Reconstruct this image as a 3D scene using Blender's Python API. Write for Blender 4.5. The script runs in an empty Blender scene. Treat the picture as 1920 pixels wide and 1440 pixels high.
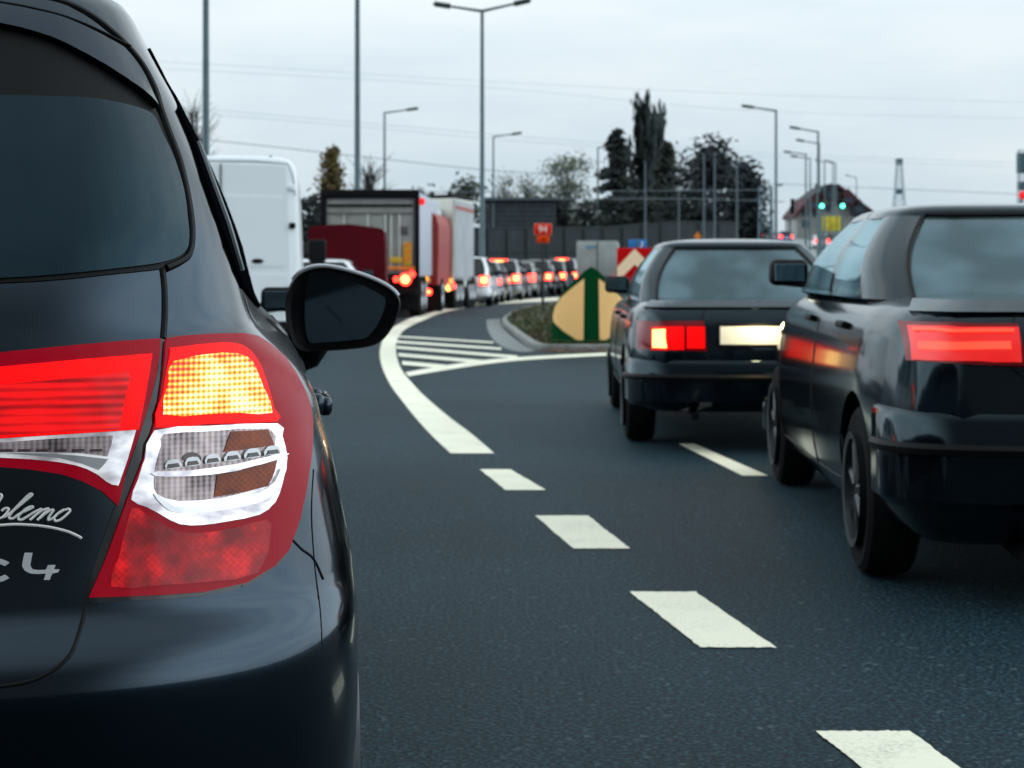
import bpy, bmesh, math, random
from mathutils import Vector, Matrix, noise
from mathutils.bvhtree import BVHTree
from mathutils.geometry import delaunay_2d_cdt
random.seed(7)
S = bpy.context.scene
COL = S.collection
R = math.radians
# ------------------------------------------------------------------ camera, sky, sun, exposure
F, H, CX, HY = 3325.0, 1.2, 960.0, 500.0      # focal length in photo pixels, eye height, image centre, horizon row
cam = bpy.data.cameras.new('camera'); camo = bpy.data.objects.new('camera', cam); COL.objects.link(camo)
camo.location = (0, 0, H); camo.rotation_euler = (R(90), 0, 0)
cam.sensor_width = 36; cam.lens = F / 1920 * 36
cam.shift_y = -(720 - HY) / 1920
cam.clip_start = .05; cam.clip_end = 9000
cam.dof.use_dof = True; cam.dof.focus_distance = 2.75; cam.dof.aperture_fstop = 10.0
S.camera = camo
SUN_EL, SUN_AZ = 55, 150                       # degrees; azimuth from +Y clockwise
sl = bpy.data.lights.new('sun', 'SUN'); sl.energy = .5; sl.angle = R(150); sl.color = (.86, .95, 1)
so = bpy.data.objects.new('sun', sl); COL.objects.link(so)
so.rotation_euler = (R(90 - SUN_EL), 0, R(180 - SUN_AZ))
W = bpy.data.worlds.new('World'); S.world = W; W.use_nodes = True
nt = W.node_tree; nt.nodes.clear()
def N(t, ty, **kw):
    n = t.nodes.new(ty)
    for k, v in kw.items():
        if k in n.inputs.keys(): n.inputs[k].default_value = v
        else: setattr(n, k, v)
    return n
sky = N(nt, 'ShaderNodeTexSky', sky_type='NISHITA', sun_disc=False, sun_elevation=R(SUN_EL), sun_rotation=R(SUN_AZ))
b1 = N(nt, 'ShaderNodeBackground', Strength=.05); nt.links.new(sky.outputs[0], b1.inputs[0])
tc = N(nt, 'ShaderNodeTexCoord'); mp = N(nt, 'ShaderNodeMapping'); mp.inputs['Scale'].default_value = (1.0, 1.0, 4.5)
nt.links.new(tc.outputs['Generated'], mp.inputs[0])
nz = N(nt, 'ShaderNodeTexNoise', Scale=2.2, Detail=6.0, Roughness=.55); nt.links.new(mp.outputs[0], nz.inputs['Vector'])
rp = N(nt, 'ShaderNodeValToRGB'); nt.links.new(nz.outputs[0], rp.inputs[0])
rp.color_ramp.elements[0].position = .30; rp.color_ramp.elements[0].color = (.58, .73, .83, 1)
rp.color_ramp.elements[1].position = .72; rp.color_ramp.elements[1].color = (.92, .985, 1.01, 1)
sx = N(nt, 'ShaderNodeSeparateXYZ'); nt.links.new(tc.outputs['Generated'], sx.inputs[0])
hz = N(nt, 'ShaderNodeMapRange'); hz.inputs[1].default_value = .0; hz.inputs[2].default_value = .16; hz.inputs[3].default_value = .88; hz.inputs[4].default_value = 1.10
nt.links.new(sx.outputs['Z'], hz.inputs[0])
# unseen low sky behind the viewer, added dark so the cars reflect it
ry = N(nt, 'ShaderNodeMapRange', interpolation_type='SMOOTHSTEP'); ry.inputs[1].default_value = .25; ry.inputs[2].default_value = -.55; ry.inputs[3].default_value = 0; ry.inputs[4].default_value = 1
nt.links.new(sx.outputs['Y'], ry.inputs[0])
rz_ = N(nt, 'ShaderNodeMapRange', interpolation_type='SMOOTHSTEP'); rz_.inputs[1].default_value = .42; rz_.inputs[2].default_value = .98; rz_.inputs[3].default_value = .98; rz_.inputs[4].default_value = .1
nt.links.new(sx.outputs['Z'], rz_.inputs[0])
rm = N(nt, 'ShaderNodeMath', operation='MULTIPLY'); nt.links.new(ry.outputs[0], rm.inputs[0]); nt.links.new(rz_.outputs[0], rm.inputs[1])
ax0 = N(nt, 'ShaderNodeMath', operation='ABSOLUTE'); nt.links.new(sx.outputs['X'], ax0.inputs[0])
rx = N(nt, 'ShaderNodeMapRange', interpolation_type='SMOOTHSTEP'); rx.inputs[1].default_value = .34; rx.inputs[2].default_value = .66; rx.inputs[3].default_value = 1; rx.inputs[4].default_value = .0
nt.links.new(ax0.outputs[0], rx.inputs[0])
rm2 = N(nt, 'ShaderNodeMath', operation='MULTIPLY'); nt.links.new(rm.outputs[0], rm2.inputs[0]); nt.links.new(rx.outputs[0], rm2.inputs[1]); rm = rm2
bk = N(nt, 'ShaderNodeMath', operation='SUBTRACT'); bk.inputs[0].default_value = 1.0; nt.links.new(rm.outputs[0], bk.inputs[1])
# unseen sky to both sides, extra brightness added to light van and car flanks
ax = N(nt, 'ShaderNodeMath', operation='ABSOLUTE'); nt.links.new(sx.outputs['X'], ax.inputs[0])
sd_ = N(nt, 'ShaderNodeMapRange', interpolation_type='SMOOTHSTEP'); sd_.inputs[1].default_value = .38; sd_.inputs[2].default_value = .80; sd_.inputs[3].default_value = 1.0; sd_.inputs[4].default_value = 2.9
nt.links.new(ax.outputs[0], sd_.inputs[0])
bs2 = N(nt, 'ShaderNodeMath', operation='MULTIPLY'); nt.links.new(bk.outputs[0], bs2.inputs[0]); nt.links.new(sd_.outputs[0], bs2.inputs[1]); bk = bs2
mm = N(nt, 'ShaderNodeMath', operation='MULTIPLY'); nt.links.new(hz.outputs[0], mm.inputs[0]); nt.links.new(bk.outputs[0], mm.inputs[1])
b2 = N(nt, 'ShaderNodeBackground'); nt.links.new(rp.outputs[0], b2.inputs[0]); nt.links.new(mm.outputs[0], b2.inputs[1])
mx = N(nt, 'ShaderNodeMixShader', Fac=.96); nt.links.new(b1.outputs[0], mx.inputs[1]); nt.links.new(b2.outputs[0], mx.inputs[2])
wo = N(nt, 'ShaderNodeOutputWorld'); nt.links.new(mx.outputs[0], wo.inputs[0])
S.view_settings.view_transform = 'Standard'; S.view_settings.look = 'None'; S.view_settings.exposure = 0; S.view_settings.gamma = 1

# ------------------------------------------------------------------ helpers
def P(px, py, D): return Vector(((px - CX) / F * D, D, H + (HY - py) / F * D))
def G(px, py, z=0.0):
    D = (H - z) * F / (py - HY); return Vector(((px - CX) / F * D, D, z))
def wx(px, D): return (px - CX) / F * D
def wz(py, D): return H + (HY - py) / F * D
MATS = {}
def mat(name, col, rough=.5, metal=0, coat=0, emit=None, es=1.0, spec=.5, bump=None, var=None):
    """principled material; var=(scale, amount) mottles the colour, bump=(scale, strength) roughens the surface"""
    if name in MATS: return MATS[name]
    m = bpy.data.materials.new(name); MATS[name] = m; m.use_nodes = True
    t = m.node_tree; b = t.nodes['Principled BSDF']
    b.inputs['Base Color'].default_value = (*col, 1); b.inputs['Roughness'].default_value = rough
    b.inputs['Metallic'].default_value = metal; b.inputs['Coat Weight'].default_value = coat; b.inputs['Coat Roughness'].default_value = .04
    b.inputs['Specular IOR Level'].default_value = spec
    if emit: b.inputs['Emission Color'].default_value = (*emit, 1); b.inputs['Emission Strength'].default_value = es
    if var or bump:
        c = N(t, 'ShaderNodeTexCoord')
    if var:
        n = N(t, 'ShaderNodeTexNoise', Scale=var[0], Detail=5.0, Roughness=.6); t.links.new(c.outputs['Object'], n.inputs['Vector'])
        r = N(t, 'ShaderNodeMapRange'); r.inputs[1].default_value = .3; r.inputs[2].default_value = .7
        r.inputs[3].default_value = 1 - var[1]; r.inputs[4].default_value = 1 + var[1]; t.links.new(n.outputs[0], r.inputs[0])
        x = N(t, 'ShaderNodeMix', data_type='RGBA', blend_type='MULTIPLY'); x.inputs[0].default_value = 1
        x.inputs[6].default_value = (*col, 1); t.links.new(r.outputs[0], x.inputs[7]); t.links.new(x.outputs[2], b.inputs['Base Color'])
    if bump:
        n2 = N(t, 'ShaderNodeTexNoise', Scale=bump[0], Detail=3.0); t.links.new(c.outputs['Object'], n2.inputs['Vector'])
        bp = N(t, 'ShaderNodeBump', Strength=bump[1], Distance=.01); t.links.new(n2.outputs[0], bp.inputs['Height']); t.links.new(bp.outputs[0], b.inputs['Normal'])
    return m
def glass(name, tint, ior=1.5, sheen=.13):
    if name in MATS: return MATS[name]
    m = bpy.data.materials.new(name); MATS[name] = m; m.use_nodes = True; t = m.node_tree; t.nodes.clear()
    a = N(t, 'ShaderNodeBsdfTransparent', Color=(*tint, 1)); g = N(t, 'ShaderNodeBsdfGlossy', Roughness=.02, Color=(.72, .93, 1, 1))
    f = N(t, 'ShaderNodeFresnel', IOR=ior); x = N(t, 'ShaderNodeMixShader'); o = N(t, 'ShaderNodeOutputMaterial')
    t.links.new(f.outputs[0], x.inputs[0]); t.links.new(a.outputs[0], x.inputs[1]); t.links.new(g.outputs[0], x.inputs[2])
    c = N(t, 'ShaderNodeTexCoord'); n = N(t, 'ShaderNodeTexNoise', Scale=2.2, Detail=3.0, Roughness=.55); t.links.new(c.outputs['Object'], n.inputs['Vector'])
    r = N(t, 'ShaderNodeMapRange'); r.inputs[1].default_value = .38; r.inputs[2].default_value = .70; r.inputs[3].default_value = .02; r.inputs[4].default_value = sheen; t.links.new(n.outputs[0], r.inputs[0])  # patchy pale layer, imitates broken sky reflection and lightens the pane
    d = N(t, 'ShaderNodeBsdfDiffuse', Color=(.55, .72, .76, 1)); y = N(t, 'ShaderNodeMixShader'); t.links.new(r.outputs[0], y.inputs[0]); t.links.new(x.outputs[0], y.inputs[1]); t.links.new(d.outputs[0], y.inputs[2])
    t.links.new(y.outputs[0], o.inputs[0])
    return m
def mk(name, bm, m, parent=None, smooth=True):
    me = bpy.data.meshes.new(name); bm.normal_update(); bm.to_mesh(me); bm.free()
    if m: me.materials.append(m)
    if smooth:
        me.shade_smooth()
        try: me.set_sharp_from_angle(angle=R(38))
        except Exception: pass
    o = bpy.data.objects.new(name, me); COL.objects.link(o)
    if parent: o.parent = parent
    return o
def tag(o, label, cat, group=None):
    o['label'] = label; o['category'] = cat
    if group: o['group'] = group
    return o
def thing(name, label, cat, loc=(0, 0, 0), rz=0.0, group=None):
    o = bpy.data.objects.new(name, None); COL.objects.link(o); o.location = loc; o.rotation_euler = (0, 0, rz); o.empty_display_size = .3
    o['rz'] = rz
    return tag(o, label, cat, group)
def struct(o): o['kind'] = 'structure'; return o
def mats4(root): return Matrix.Translation(root.location) @ Matrix.Rotation(root.rotation_euler.z, 4, 'Z')
def box(bm, c, s, bev=0.0, rz=0.0, seg=2):
    M = Matrix.Translation(c) @ Matrix.Rotation(rz, 4, 'Z') @ Matrix.Diagonal((s[0], s[1], s[2], 1))
    r = bmesh.ops.create_cube(bm, size=1, matrix=M)
    if bev > 0:
        es = list({e for v in r['verts'] for e in v.link_edges})
        bmesh.ops.bevel(bm, geom=es, offset=bev, segments=seg, affect='EDGES', profile=.5)
def tube(bm, pts, rad, n=8, cap=True):
    pts = [Vector(p) for p in pts]; rs = rad if isinstance(rad, (list, tuple)) else [rad] * len(pts)
    rings = []; prev = None
    for i, p in enumerate(pts):
        d = (pts[min(i + 1, len(pts) - 1)] - pts[max(i - 1, 0)])
        d = d.normalized() if d.length > 1e-9 else Vector((0, 0, 1))
        if prev is None:
            u = d.orthogonal().normalized()
        else:
            u = (prev - d * prev.dot(d)); u = u.normalized() if u.length > 1e-6 else d.orthogonal().normalized()
        prev = u; v = d.cross(u)
        rings.append([bm.verts.new(p + (u * math.cos(2 * math.pi * k / n) + v * math.sin(2 * math.pi * k / n)) * rs[i]) for k in range(n)])
    for a, b in zip(rings, rings[1:]):
        for k in range(n): bm.faces.new((a[k], a[(k + 1) % n], b[(k + 1) % n], b[k]))
    if cap:
        bm.faces.new(rings[0][::-1]); bm.faces.new(rings[-1])
def grid(bm, rows, close_u=False):
    vs = [[bm.verts.new(p) for p in r] for r in rows]
    for a, b in zip(vs, vs[1:]):
        n = len(a)
        for k in range(n if close_u else n - 1):
            try: bm.faces.new((a[k], a[(k + 1) % n], b[(k + 1) % n], b[k]))
            except ValueError: pass
    return vs
def prism(bm, poly, d):
    """extrude a 3D planar polygon by the vector d"""
    d = Vector(d); a = [bm.verts.new(p) for p in poly]; b = [bm.verts.new(Vector(p) + d) for p in poly]
    bm.faces.new(a[::-1]); bm.faces.new(b)
    for i in range(len(a)): bm.faces.new((a[i], a[(i + 1) % len(a)], b[(i + 1) % len(a)], b[i]))
def lathe(bm, c, prof, axis='x', n=28):
    """prof: (radius, offset along the axis)"""
    rows = []
    for r, t in prof:
        row = []
        for k in range(n):
            a = 2 * math.pi * k / n; q = (t, r * math.cos(a), r * math.sin(a)) if axis == 'x' else ((r * math.cos(a), t, r * math.sin(a)) if axis == 'y' else (r * math.cos(a), r * math.sin(a), t))
            row.append(Vector(c) + Vector(q))
        rows.append(row)
    vs = grid(bm, rows, True); bm.faces.new(vs[0][::-1]); bm.faces.new(vs[-1])
    bmesh.ops.recalc_face_normals(bm, faces=bm.faces)
def interp(x, xs, ys):
    if x <= xs[0]: return ys[0]
    for i in range(1, len(xs)):
        if x <= xs[i]:
            t = (x - xs[i - 1]) / (xs[i] - xs[i - 1]); return ys[i - 1] * (1 - t) + ys[i] * t
    return ys[-1]
def smoothi(x, xs, ys):
    """monotone cubic (Fritsch-Carlson) interpolation"""
    if x <= xs[0]: return ys[0]
    if x >= xs[-1]: return ys[-1]
    n = len(xs); d = [(ys[i + 1] - ys[i]) / (xs[i + 1] - xs[i]) for i in range(n - 1)]
    m = [d[0]] + [0 if d[i - 1] * d[i] <= 0 else 2 * d[i - 1] * d[i] / (d[i - 1] + d[i]) for i in range(1, n - 1)] + [d[-1]]
    for i in range(n - 1):
        if x <= xs[i + 1]:
            h = xs[i + 1] - xs[i]; t = (x - xs[i]) / h
            return ys[i] * (2*t**3 - 3*t*t + 1) + h * m[i] * (t**3 - 2*t*t + t) + ys[i + 1] * (3*t*t - 2*t**3) + h * m[i + 1] * (t**3 - t*t)
def curve(pts, n=6, closed=False):
    """Catmull-Rom through 2D points"""
    out = []; L = len(pts)
    rng = range(L if closed else L - 1)
    for i in rng:
        p0, p1, p2, p3 = [pts[(i + k) % L] if closed else pts[max(0, min(L - 1, i + k))] for k in (-1, 0, 1, 2)]
        for k in range(n):
            t = k / n
            out.append(tuple(.5 * (2 * b + (c - a) * t + (2 * a - 5 * b + 4 * c - d) * t * t + (3 * b - a - 3 * c + d) * t ** 3) for a, b, c, d in zip(p0, p1, p2, p3)))
    if not closed: out.append(tuple(pts[-1]))
    return out
def inside(p, poly):
    x, y = p; r = False; j = len(poly) - 1
    for i in range(len(poly)):
        a, b = poly[i], poly[j]
        if (a[1] > y) != (b[1] > y) and x < (b[0] - a[0]) * (y - a[1]) / (b[1] - a[1]) + a[0]: r = not r
        j = i
    return r
def shoot(bvh, ray, u, v, du=0.0, dv=0.0):
    for k in range(40):
        o, d = ray(u + du * k, v + dv * k)
        h = bvh.ray_cast(o, d)
        if h[0] is not None:
            n = h[1] if h[1].dot(d) < 0 else -h[1]
            return h[0], n
    h = bvh.find_nearest(o + d * 2.5); return h[0], h[1]
def patch(name, bvh, ray, poly, step, off, m, parent, thick=.004, du=0.0, dv=0.0, offf=None):
    """a shell that lies on a body: the outline is projected on the surface and given thickness"""
    pts = []
    L = len(poly)
    for i in range(L):
        a, b = poly[i], poly[(i + 1) % L]; n = max(1, int(math.hypot(b[0] - a[0], b[1] - a[1]) / step + .5))
        for k in range(n): pts.append(Vector((a[0] + (b[0] - a[0]) * k / n, a[1] + (b[1] - a[1]) * k / n)))
    nb = len(pts); ring = [(p.x, p.y) for p in pts]
    x0, x1 = min(p[0] for p in ring), max(p[0] for p in ring); y0, y1 = min(p[1] for p in ring), max(p[1] for p in ring)
    y = y0 + step * .5; row = 0
    while y < y1:
        x = x0 + step * (.5 if row % 2 else .25)
        while x < x1:
            if inside((x, y), ring) and min((x - q[0]) ** 2 + (y - q[1]) ** 2 for q in ring) > (step * .4) ** 2: pts.append(Vector((x, y)))
            x += step
        y += step; row += 1
    vs, es, fs, ov, oe, of = delaunay_2d_cdt(pts, [(i, (i + 1) % nb) for i in range(nb)], [list(range(nb))], 1, 1e-6)
    bm = bmesh.new(); top = []; bot = []
    for v in vs:
        p, n = shoot(bvh, ray, v.x, v.y, du, dv); o = offf(v.x, v.y) if offf else off
        top.append(bm.verts.new(p + n * o)); bot.append(p + n * (o - thick))
    for f in fs:
        try: bm.faces.new([top[i] for i in f])
        except ValueError: pass
    bm.normal_update()
    be = [e for e in bm.edges if len(e.link_faces) == 1]
    idx = {v: i for i, v in enumerate(top)}; low = {}
    for e in be:
        q = []
        for v in e.verts:
            if v not in low: low[v] = bm.verts.new(bot[idx[v]])
            q.append(low[v])
        bm.faces.new((e.verts[0], e.verts[1], q[1], q[0]))
    bmesh.ops.delete(bm, geom=[v for v in bm.verts if not v.link_faces], context='VERTS')
    bmesh.ops.recalc_face_normals(bm, faces=bm.faces)
    # make sure the outer face looks away from the body
    for f in bm.faces:
        if f.verts[0] in idx and f.verts[1] in idx and f.verts[2] in idx:
            i = idx[f.verts[0]]; nn = f.verts[0].co - bot[i]
            if f.normal.dot(nn) < 0: bmesh.ops.reverse_faces(bm, faces=bm.faces)
            break
    return mk(name, bm, m, parent)
def seam(name, bvh, ray, line, rad, m, parent, off=0.0, n=6, taper=None, du=0.0, dv=0.0, bm=None):
    pts = []
    for u, v in line:
        p, nn = shoot(bvh, ray, u, v, du, dv); pts.append(p + nn * off)
    own = bm is None; b = bm or bmesh.new()
    tube(b, pts, rad if not taper else [taper(i / (len(pts) - 1)) for i in range(len(pts))], n)
    return mk(name, b, m, parent) if own else None
def evaluated(o):
    dg = bpy.context.evaluated_depsgraph_get(); return bpy.data.meshes.new_from_object(o.evaluated_get(dg))
def cut(o, cutters):
    """subtract closed meshes from o"""
    objs = []
    for bm in cutters:
        c = mk('cutter', bm, None, None, False); objs.append(c); md = o.modifiers.new('b', 'BOOLEAN'); md.object = c; md.operation = 'DIFFERENCE'; md.solver = 'EXACT'
    bpy.context.view_layer.update()
    pm = o.parent; o.parent = None; bpy.context.view_layer.update()
    me = evaluated(o); o.modifiers.clear(); old = o.data; o.data = me; o.parent = pm; bpy.data.meshes.remove(old)
    for c in objs: d = c.data; bpy.data.objects.remove(c); bpy.data.meshes.remove(d)
    me.shade_smooth(); me.set_sharp_from_angle(angle=R(38))
def bvh_of(o):
    b = bmesh.new(); b.from_mesh(o.data); t = BVHTree.FromBMesh(b); b.free(); return t

# ------------------------------------------------------------------ common materials
RUBBER = mat('tyre_rubber', (.004, .004, .0045), .85, spec=.12, bump=(90, .3))
ALLOY = mat('alloy', (.45, .46, .48), .3, .9)
DARKTRIM = mat('black_trim', (.002, .0022, .0025), .5, spec=.14)
GLOSSBLACK = mat('gloss_black', (.004, .004, .005), .08, spec=.5)
DARKGLASS = mat('dark_glass', (.003, .005, .006), .05, spec=.4)
CHROME = mat('chrome', (.8, .8, .8), .12, 1)
REDLENS = mat('red_lens', (.16, .001, .005), .2, coat=.25, spec=.2)
REDLIT = mat('red_lit', (.15, .001, .001), .4, spec=.15, emit=(1, .001, .002), es=1.05)
REDHOT = mat('red_hot', (.5, .1, .05), .3, emit=(1, .025, .015), es=7.0)
LAMPCORE = mat('lamp_core', (.8, .5, .2), .3, emit=(1, .60, .15), es=2.8)
AMBER = mat('amber_lit', (.6, .3, .05), .3, emit=(1, .42, .04), es=2.2)
CLEARLENS = mat('clear_lens', (.7, .72, .75), .1, .3, coat=1)
PLATE = mat('plate_white', (.85, .84, .78), .4)
PLATEBLUE = mat('plate_blue', (.03, .10, .30), .5)
SEATM = mat('seat_fabric', (.02, .022, .025), .9)
CLEARGLASS = glass('car_glass', (.95, .99, 1.0), 1.6)
GALV = mat('galvanised_steel', (.07, .11, .12), .5, .4, var=(3, .2))
# ------------------------------------------------------------------ ground, road, markings
def ground_poly(name, pts, z, m, parent=None):
    bm = bmesh.new(); bm.faces.new([bm.verts.new((p[0], p[1], z)) for p in pts]); bmesh.ops.triangulate(bm, faces=bm.faces)
    for f in bm.faces:
        f.normal_update()
        if f.normal.z < 0: f.normal_flip()
    return mk(name, bm, m, parent, False)
def asphalt():
    m = bpy.data.materials.new('asphalt'); m.use_nodes = True; t = m.node_tree; b = t.nodes['Principled BSDF']
    c = N(t, 'ShaderNodeTexCoord')
    n1 = N(t, 'ShaderNodeTexNoise', Scale=66.0, Detail=3.0, Roughness=.7); n2 = N(t, 'ShaderNodeTexNoise', Scale=.55, Detail=5.0, Roughness=.6)
    v = N(t, 'ShaderNodeTexVoronoi', Scale=62.0)
    mpw = N(t, 'ShaderNodeMapping'); mpw.inputs['Scale'].default_value = (1.1, .07, 1); mpw.inputs['Rotation'].default_value = (0, 0, R(-9)); t.links.new(c.outputs['Object'], mpw.inputs[0])
    n4 = N(t, 'ShaderNodeTexNoise', Scale=1.0, Detail=3.0, Roughness=.5); t.links.new(mpw.outputs[0], n4.inputs['Vector'])
    for q in (n1, n2, v): t.links.new(c.outputs['Object'], q.inputs['Vector'])
    r1 = N(t, 'ShaderNodeValToRGB'); t.links.new(n1.outputs[0], r1.inputs[0]); e = r1.color_ramp.elements
    e[0].position = .38; e[0].color = (.0015, .005, .008, 1); e[1].position = .64; e[1].color = (.032, .076, .098, 1); k = e.new(.50); k.color = (.0042, .0145, .021, 1)
    # pale stones
    r2 = N(t, 'ShaderNodeValToRGB'); t.links.new(v.outputs['Color'], r2.inputs[0]); e = r2.color_ramp.elements
    e[0].position = .86; e[0].color = (0, 0, 0, 1); e[1].position = .96; e[1].color = (.55, .55, .55, 1)
    x = N(t, 'ShaderNodeMix', data_type='RGBA', blend_type='MIX'); t.links.new(r2.outputs[0], x.inputs[0]); t.links.new(r1.outputs[0], x.inputs[6]); x.inputs[7].default_value = (.11, .15, .165, 1)
    r3 = N(t, 'ShaderNodeMapRange'); r3.inputs[1].default_value = .35; r3.inputs[2].default_value = .68; r3.inputs[3].default_value = .60; r3.inputs[4].default_value = 1.30; av = N(t, 'ShaderNodeMath', operation='ADD'); t.links.new(n2.outputs[0], av.inputs[0]); t.links.new(n4.outputs[0], av.inputs[1]); hv = N(t, 'ShaderNodeMath', operation='MULTIPLY'); hv.inputs[1].default_value = .5; t.links.new(av.outputs[0], hv.inputs[0]); t.links.new(hv.outputs[0], r3.inputs[0])
    y = N(t, 'ShaderNodeMix', data_type='RGBA', blend_type='MULTIPLY'); y.inputs[0].default_value = 1; t.links.new(x.outputs[2], y.inputs[6]); t.links.new(r3.outputs[0], y.inputs[7])
    t.links.new(y.outputs[2], b.inputs['Base Color']); b.inputs['Roughness'].default_value = .66; b.inputs['Specular IOR Level'].default_value = .18; b.inputs['Specular Tint'].default_value = (.62, .88, 1, 1)
    bp = N(t, 'ShaderNodeBump', Strength=.7, Distance=.006); t.links.new(n1.outputs[0], bp.inputs['Height']); t.links.new(bp.outputs[0], b.inputs['Normal'])
    return m
ASPH = asphalt()
def paint_mat():
    m = bpy.data.materials.new('road_paint'); m.use_nodes = True; t = m.node_tree; b = t.nodes['Principled BSDF']
    c = N(t, 'ShaderNodeTexCoord'); n1 = N(t, 'ShaderNodeTexNoise', Scale=70.0, Detail=5.0, Roughness=.8); n2 = N(t, 'ShaderNodeTexNoise', Scale=3.0, Detail=4.0)
    for q in (n1, n2): t.links.new(c.outputs['Object'], q.inputs['Vector'])
    a = N(t, 'ShaderNodeMath', operation='MULTIPLY_ADD'); a.inputs[1].default_value = .5; t.links.new(n2.outputs[0], a.inputs[0]); t.links.new(n1.outputs[0], a.inputs[2])
    r = N(t, 'ShaderNodeValToRGB'); t.links.new(a.outputs[0], r.inputs[0]); e = r.color_ramp.elements
    e[0].position = .50; e[0].color = (.06, .075, .08, 1); e[1].position = .72; e[1].color = (.82, .79, .62, 1); k = e.new(.545); k.color = (.55, .53, .42, 1)
    t.links.new(r.outputs[0], b.inputs['Base Color']); b.inputs['Roughness'].default_value = .6
    return m
RPAINT = paint_mat()
GRASSM = mat('far_grass', (.045, .055, .03), .95, var=(.4, .4))
gr = struct(ground_poly('ground', [(-4000, -300), (4000, -300), (4000, 6000), (-4000, 6000)], -.06, GRASSM))
road = struct(ground_poly('road', [(-55, -60), (75, -60), (75, 112), (-55, 112)], 0, ASPH))
for q in ([(899, 881), (957, 881), (1024, 920), (948, 920)], [(1003, 968), (1103, 968), (1181, 1030), (1075, 1030)], [(1180, 1111), (1304, 1111), (1455, 1216), (1314, 1216)], [(1529, 1373), (1706, 1373), (1880, 1500), (1690, 1500)]):
    p = [G(*a) for a in q]; jit = []
    for i in range(4):
        for k in range(26):
            a = p[i].lerp(p[(i + 1) % 4], k / 26); jit.append((a.x + random.gauss(0, .0017), a.y + random.gauss(0, .0017) * 2.2))
    ground_poly('lane_dash', jit, .004, RPAINT, road)
outl = [(845, 851), (812, 820), (780, 785), (750, 747), (732, 722), (717, 690), (712, 665), (715, 645), (724, 628), (740, 612), (770, 597), (800, 589), (845, 574), (895, 566.5), (945, 563), (1032, 558.5), (1100, 556)]
inl = [(927, 851), (885, 815), (845, 785), (800, 747), (780, 727), (757, 700), (747, 680), (742, 655), (746, 635), (762, 616), (800, 598), (830, 586.5), (870, 578), (905, 572.5), (955, 569), (1032, 564.5), (1100, 561)]
def strip(name, a, b, z, m, parent, n=4):
    A = [G(*p) for p in curve(a, n)]; B = [G(*p) for p in curve(b, n)]
    bm = bmesh.new()
    va = [bm.verts.new((p.x, p.y, z)) for p in A]; vb = [bm.verts.new((p.x, p.y, z)) for p in B]
    for i in range(len(A) - 1): bm.faces.new((va[i], vb[i], vb[i + 1], va[i + 1]))
    for f in bm.faces:
        f.normal_update()
        if f.normal.z < 0: f.normal_flip()
    return mk(name, bm, m, parent, False)
strip('edge_line', outl, inl, .004, RPAINT, road)
strip('edge_line', [(766, 707), (836, 695), (914, 683.5), (992, 675.5), (1143, 667.5), (1260, 663)], [(760, 699.5), (830, 687), (910, 676), (992, 669.5), (1143, 662), (1260, 658)], .008, RPAINT, road)
for i, (x0, y0, x1, y1, th) in enumerate([(744, 632, 925, 643.5, 2.6), (743, 642, 940, 655.5, 4.0), (743, 652.5, 970, 671, 5.0), (747, 666.5, 905, 680, 6.0), (754, 682, 836, 689.5, 7)]):
    ground_poly('hatch_stripe', [(p.x, p.y) for p in (G(x0, y0 - th / 2), G(x1, y1 - th / 2), G(x1, y1 + th / 2), G(x0, y0 + th / 2))], .012, RPAINT, road)
ground_poly('lane_line', [(p.x, p.y) for p in (G(1272, 833), G(1302, 833), G(1440, 893), G(1392, 893))], .004, RPAINT, road)
ground_poly('lane_line', [(p.x, p.y) for p in (G(1452, 817), G(1490, 817), G(1545, 841), G(1500, 842))], .004, RPAINT, road)
# median island: kerb ring, grass, leaf litter
isl = [(941, 606), (946, 614), (957, 623), (978, 640), (1003, 655), (1050, 657), (1120, 657), (1250, 654), (1420, 648), (1560, 640), (1640, 620), (1640, 592), (1500, 575), (1300, 568), (1100, 566.5), (1013, 574), (966, 587), (948, 597)]
IS = [G(*p) for p in curve(isl, 3, True)]; n = len(IS)
ctr = sum(IS, Vector()) / n
KERB = mat('kerb_concrete', (.20, .205, .19), .9, var=(6, .35), bump=(60, .3)); 
def offset_ring(ring, d):
    out = []
    L = len(ring)
    for i in range(L):
        t = (ring[(i + 1) % L] - ring[i - 1]); nn = Vector((t.y, -t.x, 0)).normalized()
        if (ring[i] + nn * .1 - ctr).length > (ring[i] - nn * .1 - ctr).length and False: nn = -nn
        out.append(ring[i] + nn * d)
    return out
area = sum(IS[i].x * IS[(i + 1) % n].y - IS[(i + 1) % n].x * IS[i].y for i in range(n))
sg = -1 if area > 0 else 1          # inward
inner = offset_ring(IS, .11 * sg)
bm = bmesh.new(); rows = []
for ring, z in ((IS, -.02), (IS, .07), (offset_ring(IS, .015 * sg), .085), (inner, .085), (inner, 0.0)): rows.append([Vector((p.x, p.y, z)) for p in ring])
grid(bm, rows, True); bmesh.ops.recalc_face_normals(bm, faces=bm.faces)
kerb = struct(mk('kerb', bm, KERB, None))
GRS = bpy.data.materials.new('island_turf'); GRS.use_nodes = True; t = GRS.node_tree; b = t.nodes['Principled BSDF']
c = N(t, 'ShaderNodeTexCoord'); n1 = N(t, 'ShaderNodeTexNoise', Scale=1.6, Detail=6.0); t.links.new(c.outputs['Object'], n1.inputs['Vector'])
r = N(t, 'ShaderNodeValToRGB'); t.links.new(n1.outputs[0], r.inputs[0]); r.color_ramp.elements[0].position = .42; r.color_ramp.elements[0].color = (.020, .045, .004, 1); r.color_ramp.elements[1].position = .60; r.color_ramp.elements[1].color = (.055, .030, .012, 1)
t.links.new(r.outputs[0], b.inputs['Base Color']); b.inputs['Roughness'].default_value = .95
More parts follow.
